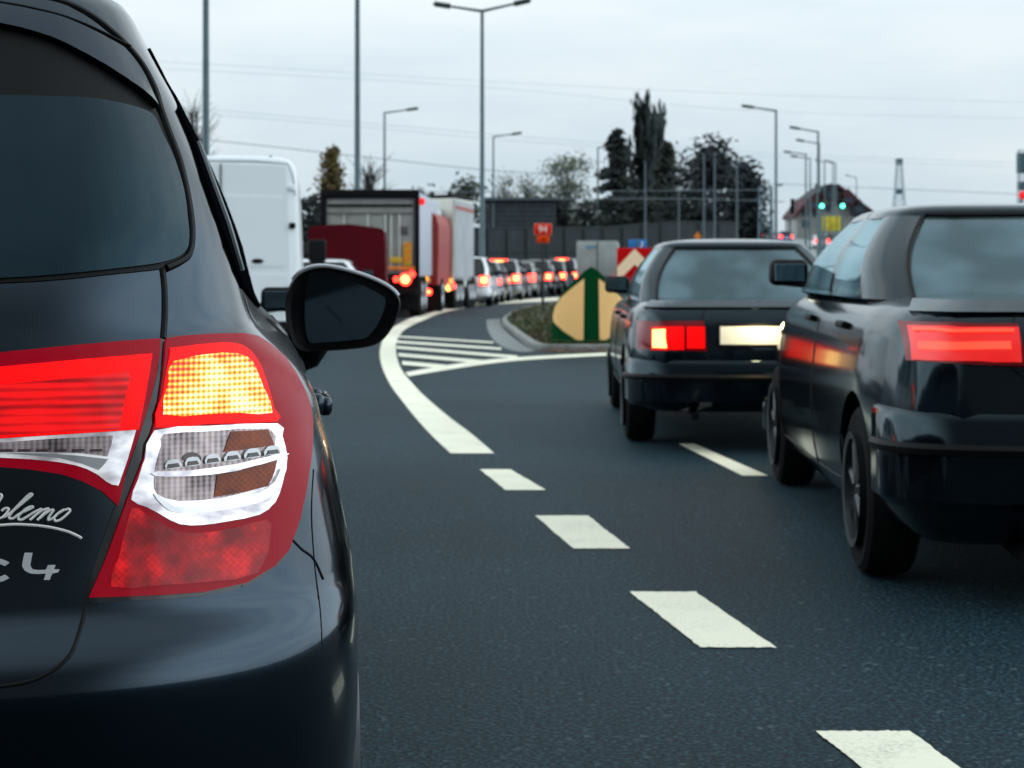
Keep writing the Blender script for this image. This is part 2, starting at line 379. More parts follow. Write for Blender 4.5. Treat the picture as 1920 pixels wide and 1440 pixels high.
turf = bmesh.new(); turf.faces.new([turf.verts.new((p.x, p.y, .08)) for p in inner]); bmesh.ops.triangulate(turf, faces=turf.faces)
for f in turf.faces:
    f.normal_update()
    if f.normal.z < 0: f.normal_flip()
isle = struct(mk('traffic_island', turf, GRS, None, False))
poly2 = [(p.x, p.y) for p in inner]
bm = bmesh.new(); cnt = 0
while cnt < 6000:
    px, py = random.uniform(935, 1240), random.uniform(566, 656); p = G(px, py, .08)
    if not inside((p.x, p.y), poly2): continue
    cnt += 1; h = random.uniform(.03, .12); a = random.uniform(0, 6.28); w = .012; d = Vector((math.cos(a), math.sin(a), 0)) * w
    tip = p + Vector((random.uniform(-.04, .04), random.uniform(-.04, .04), h))
    bm.faces.new([bm.verts.new(p - d), bm.verts.new(p + d), bm.verts.new(tip)])
g = mk('grass', bm, GRS, None, False); g['kind'] = 'stuff'; g['label'] = 'dull green and brown tufts of grass on the traffic island'; g['category'] = 'grass'
bm = bmesh.new()
for i in range(500):
    u = random.uniform(1010, 1260); p = G(u, random.uniform(652, 662), .01 if random.random() < .6 else .12); s = random.uniform(.015, .04); a = random.uniform(0, 6.28)
    bm.faces.new([bm.verts.new(p + Vector((math.cos(a + k) * s, math.sin(a + k) * s, random.uniform(.004, .02)))) for k in (0, 1.3, 3.1, 4.4)])
g = mk('fallen_leaves', bm, mat('leaf_litter', (.10, .045, .02), .9, var=(20, .5)), None, False); g['kind'] = 'stuff'; g['label'] = 'brown fallen leaves along the island kerb'; g['category'] = 'leaves'
strip('channel', [(912, 600), (913, 612), (917, 625), (930, 643), (956, 657), (985, 661)], [(938, 598), (940, 608), (946, 618), (962, 633), (984, 648), (1005, 658)], .006, mat('channel_concrete', (.17, .185, .18), .85, var=(4, .2)), road)
# far road climbing to the right
bm = bmesh.new(); rows = []
for D, z in ((112, -.05), (135, .8), (165, 2.0), (200, 3.7), (240, 5.3), (300, 6.8), (420, 7.6), (900, 7.0)):
    rows.append([Vector((x, D, z - dz)) for x, dz in ((wx(1385, D), 4), (wx(1398, D), 0), (wx(1660, D), .3), (wx(2050, D), 0), (wx(2100, D), 4))])
grid(bm, rows); bmesh.ops.recalc_face_normals(bm, faces=bm.faces)
for f in bm.faces:
    f.normal_update()
struct(mk('far_road', bm, mat('far_road_surface', (.20, .23, .23), .9, var=(.3, .3))))
# ------------------------------------------------------------------ the grey hatchback close on the left
PAINT = mat('graphite_paint', (.015, .026, .038), .18, 1.0, coat=.45)
hb = thing('hatchback_car', 'dark grey hatchback close by on the left with its lit red and amber tail lamp', 'car', (-1.07, 2.38, 0), R(8), None)
HM = mats4(hb); HI = HM.inverted()
def hray(px, py):
    d = Vector(((px - CX) / F, 1, -(py - HY) / F)).normalized()
    return HI @ Vector((0, 0, H)), (HI.to_3x3() @ d)
WZ = [.18, .24, .50, .62, .71, .80, .89, .95, .98, 1.01, 1.04, 1.07, 1.10, 1.13, 1.19, 1.25, 1.31, 1.37, 1.43, 1.49, 1.55, 1.60, 1.65, 1.675, 1.695, 1.712, 1.722]
WW = [.80, .865, .886, .884, .879, .862, .843, .825, .818, .803, .779, .748, .718, .704, .688, .674, .653, .630, .605, .577, .544, .518, .492, .455, .39, .29, .16]
YZ = [.18, .30, .45, .60, .64, .67, .70, .75, .95, 1.05, 1.12, 1.18, 1.35, 1.48, 1.56, 1.62, 1.68, 1.722]
YR = [.14, .05, .0, -.01, .0, .022, .052, .066, .082, .098, .118, .14, .235, .315, .36, .40, .46, .62]
CZ = [.18, .45, .60, .75, .95, 1.12, 1.35, 1.53, 1.65]; CD = [.55, .55, .52, .48, .45, .42, .36, .33, .3]
FZ = [.18, .40, .60, .80, .90, .97, 1.05, 1.12, 1.25, 1.4, 1.5, 1.62, 1.722]; FY = [4.0, 4.25, 4.28, 4.18, 3.95, 3.5, 3.22, 3.05, 2.75, 2.38, 2.05, 1.75, 1.4]
def hb_row(z):
    w, yr, dc, yf = smoothi(z, WZ, WW), smoothi(z, YZ, YR), interp(z, CZ, CD), interp(z, FZ, FY); nd = interp(z, [.5, .9, 1.1], [.8, .6, .4])
    pts = []
    for i in range(23):
        a = math.pi / 2 * i / 22; pts.append((w * math.sin(a) ** (2 / 3) if a > 0 else 0, yr + dc * (1 - max(0, math.cos(a)) ** (2 / 3))))
    y0 = yr + dc; y1 = yf - nd
    for i in range(1, 14): pts.append((w, y0 + (y1 - y0) * i / 14))
    for i in range(15):
        a = math.pi / 2 * (1 - i / 14); pts.append((w * math.sin(a) ** (2 / 2.6) if a > 0 else 0, yf - nd * (1 - max(0, math.cos(a)) ** (2 / 2.6))))
    pts = [(x * (1 - .012 * ((y - 1.5) / 1.2) ** 2 * (y > 1.5) * (y < 3.9)) if y > 1.5 else x, y) for x, y in pts]
    return [Vector((x, y, z)) for x, y in pts] + [Vector((-x, y, z)) for x, y in pts[-2:0:-1]]
zs = [.18, .21, .25, .30, .36, .42, .48, .54, .58, .60, .615, .63, .645, .66, .675, .69, .705] + [.72 + .025 * i for i in range(14)] + [1.07, 1.085, 1.10, 1.115, 1.13, 1.15, 1.18] + [1.21 + .03 * i for i in range(13)] + [1.595, 1.615, 1.635, 1.655, 1.668, 1.68, 1.69, 1.70, 1.708, 1.716, 1.722]
bm = bmesh.new(); vs = grid(bm, [hb_row(z) for z in zs], True); bm.faces.new(vs[0]); bm.faces.new(vs[-1])
bmesh.ops.recalc_face_normals(bm, faces=bm.faces)
body = mk('body', bm, PAINT, hb)
HB = bvh_of(body)
cutters = []
for yy in (.80, 3.42):
    for s in (-1, 1):
        c = bmesh.new(); lathe(c, (s * .80, yy, .31), [(.36, -.22), (.36, .22)], 'x', 40); cutters.append(c)
cut(body, cutters)
def wheel(parent, c, r, w, side, tyre=RUBBER, rimm=ALLOY, spokes=7, n=36):
    b = bmesh.new()
    lathe(b, c, [(r * .62, -w * .46), (r * .90, -w * .5), (r * .97, -w * .42), (r, -w * .25), (r, w * .25), (r * .97, w * .42), (r * .90, w * .5), (r * .62, w * .46)], 'x', n)
    t = mk('wheel', b, tyre, parent)
    b = bmesh.new(); s = side; cx, cy, cz = c
    lathe(b, (cx + s * w * .36, cy, cz), [(r * .66, -.02), (r * .68, .05 * s if s > 0 else -.05), (r * .60, .045 * s), (r * .58, -.03 * s)], 'x', n)
    lathe(b, (cx + s * w * .40, cy, cz), [(r * .16, -.02), (r * .14, .02), (.01, .022)], 'x', 16)
    for k in range(spokes):
        a = 2 * math.pi * k / spokes + .3
        tube(b, [(cx + s * w * .40, cy + math.cos(a) * r * .1, cz + math.sin(a) * r * .1), (cx + s * w * .42, cy + math.cos(a) * r * .62, cz + math.sin(a) * r * .62)], [r * .09, r * .06], 6)
    bmesh.ops.recalc_face_normals(b, faces=b.faces)
    mk('rim', b, rimm, t)
    return t
for yy in (.80, 3.42):
    for s in (-1, 1): wheel(hb, (s * .775, yy, .31), .31, .20, s)
# rear window: black glass border, its top painting in the shade under the spoiler, then the tinted pane
border = curve([(-420, -5), (-250, 8), (-120, 20), (0, 46), (56, 58), (108, 78), (172, 110), (215, 136), (258, 168), (290, 206), (312, 255), (334, 310), (348, 372), (357, 430), (356, 466), (344, 486), (310, 503), (215, 514), (108, 525), (0, 531), (-200, 540), (-420, 530)], 5)
patch('glass_border_shade', HB, hray, border, 14, .0025, DARKTRIM, hb, .003)
pane = curve([(-400, 178), (-200, 178), (0, 182), (86, 184), (164, 187), (215, 195), (258, 206), (284, 220), (301, 254), (323, 301), (340, 357), (348, 413), (350, 452), (340, 477), (301, 494), (215, 506), (108, 517), (0, 524), (-200, 530), (-400, 515)], 5)
RWIN = mat('rear_pane_glass', (.001, .003, .006), .06, spec=.35)
RWIN.node_tree.nodes['Principled BSDF'].inputs['Specular Tint'].default_value = (.45, .82, 1, 1)
patch('rear_window', HB, hray, pane, 14, .006, RWIN, hb, .004)
# roof spoiler above the rear window
sp_top = [(-420, -60), (-250, -40), (-120, -22), (0, -9), (65, 0), (116, 11), (159, 32), (194, 58), (232, 92), (263, 131), (284, 174), (292, 201)]
sp_top = [(u - 5 if u > 60 else u, v + 4) for u, v in sp_top]
sp_bot = [(258, 178), (215, 148), (172, 121), (108, 87), (56, 68), (0, 55), (-120, 30), (-250, 18), (-420, 5)]
spo = curve(sp_top, 3) + curve(sp_bot, 3)
def spoff(u, v):
    t = interp(u, [-420, 0, 116, 215, 294], [-60, -9, 11, 80, 203]); b = interp(u, [-420, 0, 108, 215, 294], [5, 55, 87, 148, 206])
    return .010 + .006 * max(0, min(1, (v - t) / max(20, b - t)))
patch('roof_spoiler', HB, hray, spo, 10, .0, PAINT, hb, .018, offf=spoff)
seam('spoiler_crease', HB, hray, curve([(-120, 0), (0, 14), (65, 26), (121, 41), (172, 62), (215, 84), (236, 94)], 3), .0020, DARKTRIM, hb, .012)
gap = bmesh.new()
seam('', HB, hray, curve([(0, -12), (65, -2), (118, 8), (161, 28), (196, 53), (234, 88), (266, 128), (288, 172), (297, 203), (312, 246), (334, 306), (349, 370), (357, 430), (355, 468), (344, 487), (310, 504)], 4), .0056, None, None, .004, bm=gap)
seam('', HB, hray, curve([(304, 503), (308, 540), (309, 590), (306, 636)], 4), .0050, None, None, .0005, bm=gap)
gap2 = bmesh.new()
seam('', HB, hray, curve([(164, 1120), (150, 1180), (128, 1232), (80, 1268), (20, 1285), (-100, 1296)], 4), .0034, None, None, 0, bm=gap2)
mk('tailgate_gap', gap, DARKTRIM, hb); mk('tailgate_gap', gap2, DARKTRIM, hb)
# rear side window of the right flank: inner edge traced, the rest runs forward along the flank
edge = [(284, 92), (301, 138), (331, 207), (357, 267), (379, 336), (400, 396), (422, 461), (439, 508), (452, 540)]
FLANKG = mat('flank_glass', (.002, .002, .003), .7, spec=.0)
def sray(u, v): return Vector((3, u, v)), Vector((-1, 0, 0))
qe = [shoot(HB, hray, u, v, -2, 0)[0] for u, v in edge]
poly = [(p.y, p.z) for p in qe if p.x > 0]
poly = poly + [(max(p[0] for p in poly) + .5, 1.10), (2.75, 1.10), (2.55, 1.25), (2.15, 1.44), (1.75, 1.54)]
patch('side_window', HB, sray, poly, .06, .006, FLANKG, hb, .006)
def sray2(u, v): return Vector((-3, u, v)), Vector((1, 0, 0))
seam('window_trim', HB, sray, curve([(p[0] + .035 + .05 * (1.6 - p[1]), p[1]) for p in poly[3:len(qe) - 1]], 3), .0045, mat('trim_grey', (.10, .12, .13), .4), hb, .008)
patch('side_window', HB, sray2, [(.75, 1.16), (.75, 1.3), (1.0, 1.5), (1.75, 1.54), (2.15, 1.44), (2.55, 1.25), (2.75, 1.10), (1.2, 1.10)], .06, .004, GLOSSBLACK, hb, .004)
b = bmesh.new()
for q in ([(1.62, .40), (1.60, .7), (1.62, 1.08)], [(2.62, .36), (2.66, .7), (2.64, 1.06)], [(1.62, .42), (2.2, .36), (2.64, .36)]):
    seam('', HB, sray, curve(q, 6), .004, None, None, 0, bm=b)
mk('door_gap', b, DARKTRIM, hb)
# windscreen
def fray(u, v): return Vector((u, 8, v)), Vector((0, -1, 0))
patch('windscreen', HB, fray, [(-.62, 1.08), (.62, 1.08), (.50, 1.50), (-.50, 1.50)], .08, .004, DARKGLASS, hb, .004)
for s in (-1, 1): patch('headlight', HB, fray, [(s * .52, .72), (s * .80, .78), (s * .79, .88), (s * .55, .84)], .05, .004, CLEARLENS, hb, .004)

# ---- tail lamps
def lens_mat(name, kind):
    m = bpy.data.materials.new(name); m.use_nodes = True; t = m.node_tree; b = t.nodes['Principled BSDF']
    c = N(t, 'ShaderNodeTexCoord'); s = N(t, 'ShaderNodeSeparateXYZ'); t.links.new(c.outputs['Object'], s.inputs[0])
    def wave(inp, freq, ph=0.0):
        a = N(t, 'ShaderNodeMath', operation='MULTIPLY_ADD'); a.inputs[1].default_value = freq; a.inputs[2].default_value = ph; t.links.new(inp, a.inputs[0])
        q = N(t, 'ShaderNodeMath', operation='SINE'); t.links.new(a.outputs[0], q.inputs[0]); return q.outputs[0]
    def op(o, a, bb):
        q = N(t, 'ShaderNodeMath', operation=o)
        for k, v in ((0, a), (1, bb)):
            if isinstance(v, (int, float)): q.inputs[k].default_value = v
            else: t.links.new(v, q.inputs[k])
        return q.outputs[0]
    nz = N(t, 'ShaderNodeTexNoise', Scale=22.0, Detail=5.0); t.links.new(c.outputs['Object'], nz.inputs['Vector'])
    b.inputs['Roughness'].default_value = .15; b.inputs['Coat Weight'].default_value = .10; b.inputs['Specular IOR Level'].default_value = .2
    r = N(t, 'ShaderNodeValToRGB')
    if kind == 'amber':
        wv = op('ADD', op('MULTIPLY', wave(s.outputs['X'], 840), .15), op('MULTIPLY', wave(s.outputs['Z'], 760), .20))
        # bright filament: strongest a little below and right of the middle
        dx = op('MULTIPLY', op('SUBTRACT', s.outputs['X'], .665), 5.2); dz = op('MULTIPLY', op('SUBTRACT', s.outputs['Z'], 1.005), 8.5)
        d = op('ADD', op('MULTIPLY', dx, dx), op('MULTIPLY', dz, dz))
        f = op('ADD', op('ADD', op('SUBTRACT', .80, op('MULTIPLY', d, .9)), wv), op('MULTIPLY', op('SUBTRACT', nz.outputs[0], .5), 1.1))
        t.links.new(f, r.inputs[0]); e = r.color_ramp.elements
        e[0].position = .12; e[0].color = (.75, .006, .006, 1); e[1].position = .95; e[1].color = (1.4, 1.25, .75, 1)
        for p, col in ((.30, (.85, .05, .006, 1)), (.46, (1.0, .36, .01, 1)), (.66, (1.1, .75, .05, 1))):
            k = e.new(p); k.color = col
        b.inputs['Base Color'].default_value = (.25, .02, .01, 1); st = 1.0
    elif kind == 'red':
        w = op('MULTIPLY', wave(s.outputs['Z'], 520, 0), .12)
        mp = N(t, 'ShaderNodeMapping'); mp.inputs['Scale'].default_value = (5, 1, 40); t.links.new(c.outputs['Object'], mp.inputs[0])
        n3 = N(t, 'ShaderNodeTexNoise', Scale=1.3, Detail=3.0); t.links.new(mp.outputs[0], n3.inputs['Vector'])
        f = op('ADD', op('ADD', n3.outputs[0], w), .0); t.links.new(f, r.inputs[0]); e = r.color_ramp.elements
        e[0].position = .32; e[0].color = (.16, .002, .004, 1); e[1].position = .62; e[1].color = (.80, .006, .006, 1)
        b.inputs['Base Color'].default_value = (.25, .004, .006, 1); st = 1.0
    elif kind == 'dim':
        w = op('MULTIPLY', op('MULTIPLY', wave(s.outputs['Z'], 620), wave(s.outputs['X'], 620)), .03)
        f = op('ADD', nz.outputs[0], w); t.links.new(f, r.inputs[0]); e = r.color_ramp.elements
        e[0].position = .36; e[0].color = (.05, .0003, .001, 1); e[1].position = .70; e[1].color = (.85, .010, .008, 1)
        k = e.new(.52); k.color = (.26, .001, .003, 1)
        b.inputs['Base Color'].default_value = (.16, .003, .006, 1); st = .8
    elif kind == 'clear':
        w = op('ADD', op('MULTIPLY', wave(s.outputs['X'], 760), .10), op('MULTIPLY', wave(s.outputs['Z'], 900), .03))
        f = op('ADD', op('MULTIPLY', w, 1.0), nz.outputs[0]); t.links.new(f, r.inputs[0]); e = r.color_ramp.elements
        e[0].position = .25; e[0].color = (.06, .045, .048, 1); e[1].position = .75; e[1].color = (.50, .40, .40, 1)
        t.links.new(r.outputs[0], b.inputs['Base Color']); b.inputs['Metallic'].default_value = .35; return m
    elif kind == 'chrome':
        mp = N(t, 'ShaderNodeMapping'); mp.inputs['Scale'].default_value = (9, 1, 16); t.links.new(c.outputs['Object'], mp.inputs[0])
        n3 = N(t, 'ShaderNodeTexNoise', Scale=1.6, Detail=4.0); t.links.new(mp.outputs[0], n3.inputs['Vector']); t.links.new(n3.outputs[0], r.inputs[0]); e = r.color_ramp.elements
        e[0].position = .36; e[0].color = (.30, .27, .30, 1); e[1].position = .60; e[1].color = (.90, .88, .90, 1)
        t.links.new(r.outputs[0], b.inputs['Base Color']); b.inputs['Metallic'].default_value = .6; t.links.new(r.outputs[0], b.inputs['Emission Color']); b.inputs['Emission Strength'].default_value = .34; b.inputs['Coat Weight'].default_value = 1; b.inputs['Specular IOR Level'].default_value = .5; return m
    elif kind == 'bulb':
        f = op('ADD', op('MULTIPLY', op('MULTIPLY', wave(s.outputs['Z'], 700), wave(s.outputs['X'], 700)), .07), nz.outputs[0]); t.links.new(f, r.inputs[0]); e = r.color_ramp.elements
        e[0].position = .3; e[0].color = (.045, .004, .002, 1); e[1].position = .75; e[1].color = (.32, .055, .006, 1)
        t.links.new(r.outputs[0], b.inputs['Base Color']); return m
    t.links.new(r.outputs[0], b.inputs['Emission Color']); b.inputs['Emission Strength'].default_value = st
    return m
AMB, REDL, REDD, CLR, BULB = [lens_mat('lens_' + k, k) for k in ('amber', 'red', 'dim', 'clear', 'bulb')]
REDRIM = mat('red_lens_rim', (.14, .0, .004), 0.16, coat=.12, spec=.08, emit=(.26, .0, .010), es=.55)
WHITEREF = lens_mat('glowing_white_band', 'chrome')  # white band: streaks and added glow imitate sky mirrored in chrome
GREYREF = mat('lamp_reflector', (.35, .35, .36), .2, .6)
LX = (-2.0, 0.0)
def hp(name, poly, off, m, parent, step=9, thick=.004, sm=4, closed=True):
    q = curve(poly, sm, True) if sm else poly
    return patch(name, HB, hray, q, step, off, m, parent, thick, -1.5, 0)
outer = [(307, 640), (344, 635), (401, 632), (451, 632), (477, 638), (496, 650), (527, 676), (546, 703), (565, 741), (573, 764), (577, 791), (576, 848), (566, 917), (554, 974), (535, 1031), (508, 1062), (458, 1093), (382, 1110), (305, 1116), (229, 1119), (166, 1121), (199, 1043), (237, 936), (267, 860), (290, 783), (302, 707)]
# black bezel under the lamps (it shows as the dark line round them and between them)
hp('lamp_bezel', [(300, 636), (346, 630), (402, 627), (452, 627), (480, 633), (500, 646), (531, 673), (550, 700), (569, 740), (577, 764), (580, 791), (578, 850), (569, 918), (557, 976), (539, 1034), (511, 1067), (459, 1099), (382, 1117), (300, 1124), (229, 1127), (160, 1128), (176, 1060), (216, 945), (246, 860), (276, 770), (296, 690)], .0025, GLOSSBLACK, hb, 12, .003, 3)
tl = patch('tail_lamp', HB, hray, outer, 9, .010, REDRIM, hb, .010, -1.5, 0)
hp('lens', [(313, 668), (322, 660), (405, 652), (447, 658), (472, 682), (490, 722), (503, 770), (508, 792), (382, 796), (288, 802), (300, 742)], .0135, REDLIT, tl, 9, .003, 2)
hp('turn_signal', [(318, 686), (405, 672), (452, 680), (468, 700), (481, 733), (497, 778), (440, 777), (382, 779), (301, 779), (311, 720)], .016, AMB, tl, 7, .003, 2)
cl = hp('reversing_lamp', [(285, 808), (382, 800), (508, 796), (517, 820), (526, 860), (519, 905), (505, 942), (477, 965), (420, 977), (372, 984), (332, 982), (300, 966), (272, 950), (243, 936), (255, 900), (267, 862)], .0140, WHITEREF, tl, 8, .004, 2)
hp('reflector', [(303, 815), (382, 810), (492, 806), (503, 838), (508, 862), (490, 905), (455, 922), (400, 934), (330, 939), (290, 925), (284, 905), (288, 870), (298, 835)], .0165, CLR, cl, 7, .003, 2)
hp('bulb_cover', [(422, 811), (488, 808), (500, 838), (408, 850)], .0185, BULB, cl, 7, .003, 0)
hp('bulb_cover', [(398, 890), (505, 866), (500, 886), (490, 912), (450, 922), (392, 932)], .0185, BULB, cl, 7, .003, 0)
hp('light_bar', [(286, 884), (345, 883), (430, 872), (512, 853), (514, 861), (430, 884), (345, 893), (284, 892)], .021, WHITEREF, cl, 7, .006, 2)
for k in range(6):
    x = 303 + k * 35.5; y = 880 - k * 4.6
    hp('led_arch', [(x, y), (x + 2, y - 13), (x + 8, y - 17), (x + 19, y - 18), (x + 25, y - 15), (x + 28, y - 3)], .0215, GREYREF, cl, 5, .006, 2)
    hp('led_cell', [(x + 3, y - 1), (x + 5, y - 9), (x + 21, y - 11), (x + 25, y - 4)], .0235, mat('led_cell', (.05, .03, .03), .2), cl, 5, .004, 0)
hp('rim_band', [(282, 925), (312, 944), (335, 950), (400, 942), (470, 925), (500, 905), (512, 880), (510, 905), (500, 926), (470, 944), (400, 957), (330, 962), (300, 948)], .0185, mat('lamp_white', (.55, .55, .57), .18, .8, coat=1), cl, 7, .004, 2)
hp('fog_lamp', [(243, 952), (272, 966), (300, 982), (332, 996), (372, 999), (430, 990), (490, 975), (498, 1000), (476, 1075), (382, 1092), (300, 1098), (206, 1101), (222, 1040)], .0130, REDD, tl, 8, .003, 2)
hp('bulb_dome', [(334, 862), (340, 852), (352, 849), (364, 853), (368, 864), (352, 868)], .0190, mat('bulb_grey', (.05, .04, .04), .15, .5), cl, 5, .003, 2)
# the lamp half on the tailgate
outer2 = [(-300, 690), (-150, 676), (0, 664), (76, 657), (153, 650), (226, 644), (297, 640), (296, 668), (290, 705), (279, 753), (265, 797), (248, 846), (234, 884), (220, 948), (205, 934), (191, 921), (172, 911), (153, 902), (134, 895), (115, 889), (58, 880), (0, 875), (-150, 866), (-300, 865)]
tl2 = patch('tail_lamp', HB, hray, outer2, 10, .010, REDRIM, hb, .010)
hp('lens', [(-280, 712), (-150, 701), (0, 691), (140, 679), (281, 669), (270, 740), (256, 806), (126, 814), (0, 822), (-150, 826), (-280, 830)], .0130, REDLIT, tl2, 10, .003, 0)
hp('ribbed_lens', [(-280, 740), (0, 724), (100, 716), (236, 703), (239, 712), (220, 806), (120, 810), (0, 817), (-280, 824)], .0155, REDL, tl2, 9, .003, 0)
w2 = hp('white_band', [(-280, 834), (-150, 830), (0, 823), (126, 815), (252, 807), (236, 862), (219, 910), (208, 908), (197, 902), (180, 889), (163, 880), (140, 872), (115, 867), (58, 861), (0, 858), (-150, 852), (-280, 850)], .0130, WHITEREF, tl2, 9, .003, 0)
hp('reflector', [(-280, 842), (0, 830), (100, 823), (209, 817), (205, 836), (199, 856), (150, 850), (100, 848), (0, 848), (-280, 846)], .0150, CLR, w2, 8, .003, 0)
hp('reflector_fin', [(0, 849), (80, 850), (140, 854), (200, 861), (190, 874), (182, 881), (150, 869), (110, 859), (50, 853)], .0160, GREYREF, w2, 8, .003, 0)
for k in range(9):
    x = -98 + k * 33
    hp('led_cell', [(x, 842.5 - .0 * k), (x + 23, 842), (x + 23, 846.5), (x, 847)], .0170, mat('led_cell', (.05, .03, .03), .2), w2, 6, .003, 0)
# ---- chrome lettering and script on the tailgate
def stroke(bm, pts, r, sc=6.545, oy=900):
    seam('', HB, hray, [(x / sc, oy + y / sc) for x, y in curve(pts, 5)], r, None, None, .0012, 6, bm=bm)
SIL = mat('silver_badge', (.62, .60, .57), .35, .2)
bm = bmesh.new()
for q in ([(-60, 380), (-50, 320), (0, 245), (22, 205), (12, 175), (-14, 188)], [(-40, 470), (10, 466), (45, 448), (85, 400), (106, 362), (90, 345), (50, 352), (20, 380)], [(40, 452), (66, 448), (130, 402), (250, 305), (370, 205), (395, 178), (378, 170), (330, 202), (200, 335), (122, 425), (112, 462), (150, 472), (205, 440)],
          [(205, 440), (240, 415), (330, 372), (402, 337), (382, 325), (310, 360), (234, 432), (228, 478), (270, 484), (345, 440), (430, 388)], [(430, 390), (512, 355), (445, 425), (368, 490)], [(400, 462), (450, 420), (530, 368), (600, 352), (535, 415), (460, 492)], [(490, 470), (545, 420), (620, 372), (655, 372), (600, 450), (596, 488), (650, 468)],
          [(650, 468), (700, 420), (795, 360), (722, 400), (668, 460), (678, 502), (735, 490), (805, 438), (858, 380), (842, 354), (795, 366)]):
    stroke(bm, q, .0019)
stroke(bm, [(-500, 640), (-300, 592), (-100, 562), (0, 555), (100, 548), (200, 544), (400, 553), (550, 570), (700, 597), (850, 640), (950, 685), (1003, 716)], .0021)
mk('script_lettering', bm, SIL, hb)
CHR2 = mat('badge_chrome', (.78, .78, .79), .22, .75)
four = [(46, 1036), (61, 1036), (58, 1053), (57, 1060), (61, 1067), (70, 1068.5), (86, 1068), (90, 1059), (104, 1059), (101, 1067), (112, 1067.5), (108, 1073), (98, 1075), (93, 1087), (82, 1087), (86, 1075), (70, 1076), (57, 1075), (47, 1070), (41.5, 1062), (42, 1055)]
hp('badge_numeral', four, .0045, CHR2, hb, 4, .0045, 0)
ce = []
for k in range(25):
    a = R(38 + 284 * k / 24); ce.append((-12 + 38 * math.cos(a), 1069 - 23 * math.sin(a)))
for k in range(25):
    a = R(322 - 284 * k / 24); ce.append((-12 + 27 * math.cos(a), 1069 - 13 * math.sin(a)))
hp('badge_letter', ce, .0045, CHR2, hb, 4, .0045, 0)
# bumper crease, tow line and flank reflector details
b = bmesh.new()
seam('', HB, hray, curve([(548, 1012), (566, 1030), (588, 1048), (606, 1086)], 5), .0022, None, None, .0, du=-2, bm=b)
seam('', HB, hray, curve([(588, 880), (584, 960), (590, 1060), (600, 1140), (604, 1210)], 5), .0012, None, None, .0, du=-2, bm=b)
mk('bumper_gap', b, DARKTRIM, hb)
# door handle on the right flank
def hb_pt(px, py, D): return HI @ P(px, py, D)
b = bmesh.new()
p0 = hb_pt(600, 762, 3.95)
box(b, (p0.x + .012, p0.y + .10, p0.z), (.030, .22, .042), .012, seg=3)
box(b, (p0.x - .02, p0.y - .0, p0.z + .004), (.06, .04, .05), .014, seg=3); box(b, (p0.x - .02, p0.y + .2, p0.z + .004), (.06, .04, .05), .014, seg=3)
mk('door_handle', b, PAINT, hb)
# wing mirror
MD = 4.75
out = [(536, 560), (548, 525), (568, 507), (600, 499), (640, 504), (690, 519), (728, 537), (748, 556), (751, 578), (738, 612), (716, 640), (690, 651), (640, 657), (600, 659), (565, 660), (545, 640), (536, 600)]
out = curve(out, 4, True); cxm, cym = 645, 582
bm = bmesh.new(); rows = []
for sc, dy in ((.90, .002), (.97, -.006), (1.0, .012), (.985, .05), (.93, .09), (.80, .125), (.55, .15), (.2, .16)):
    rows.append([hb_pt(cxm + (u - cxm) * sc, cym + (v - cym) * sc, MD) + Vector((0, dy, 0)) for u, v in out])
vs = grid(bm, rows, True); bm.faces.new(vs[0]); bm.faces.new(vs[-1]); bmesh.ops.recalc_face_normals(bm, faces=bm.faces)
mirror = mk('wing_mirror', bm, DARKTRIM, hb)
gl = curve([(572, 545), (578, 518), (592, 512), (640, 519), (690, 540), (718, 556), (722, 570), (712, 600), (692, 628), (672, 636), (600, 642), (580, 640), (572, 610)], 4, True)
bm = bmesh.new(); fr = [hb_pt(u, v, MD) + Vector((0, -.0105, 0)) for u, v in gl]
prism(bm, fr, (0, .012, 0)); bmesh.ops.recalc_face_normals(bm, faces=bm.faces)
MIRG = mat('mirror_glass', (.10, .155, .19), .06, .95)
mk('mirror_glass', bm, MIRG, mirror, False)
bm = bmesh.new(); top = [q for q in out if q[1] < 560 and q[0] > 545]
top = sorted(top, key=lambda q: q[0])
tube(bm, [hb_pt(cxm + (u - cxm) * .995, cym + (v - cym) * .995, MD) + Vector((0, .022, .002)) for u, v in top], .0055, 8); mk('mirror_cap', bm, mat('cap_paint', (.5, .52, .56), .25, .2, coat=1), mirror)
bm = bmesh.new()
tube(bm, [hb_pt(585, 640, MD) + Vector((0, .05, 0)), hb_pt(578, 668, MD + .02) + Vector((0, .05, 0)), hb_pt(560, 690, MD + .02) + Vector((-.05, .05, 0))], [.055, .04, .035], 10); mk('mirror_arm', bm, DARKTRIM, mirror)
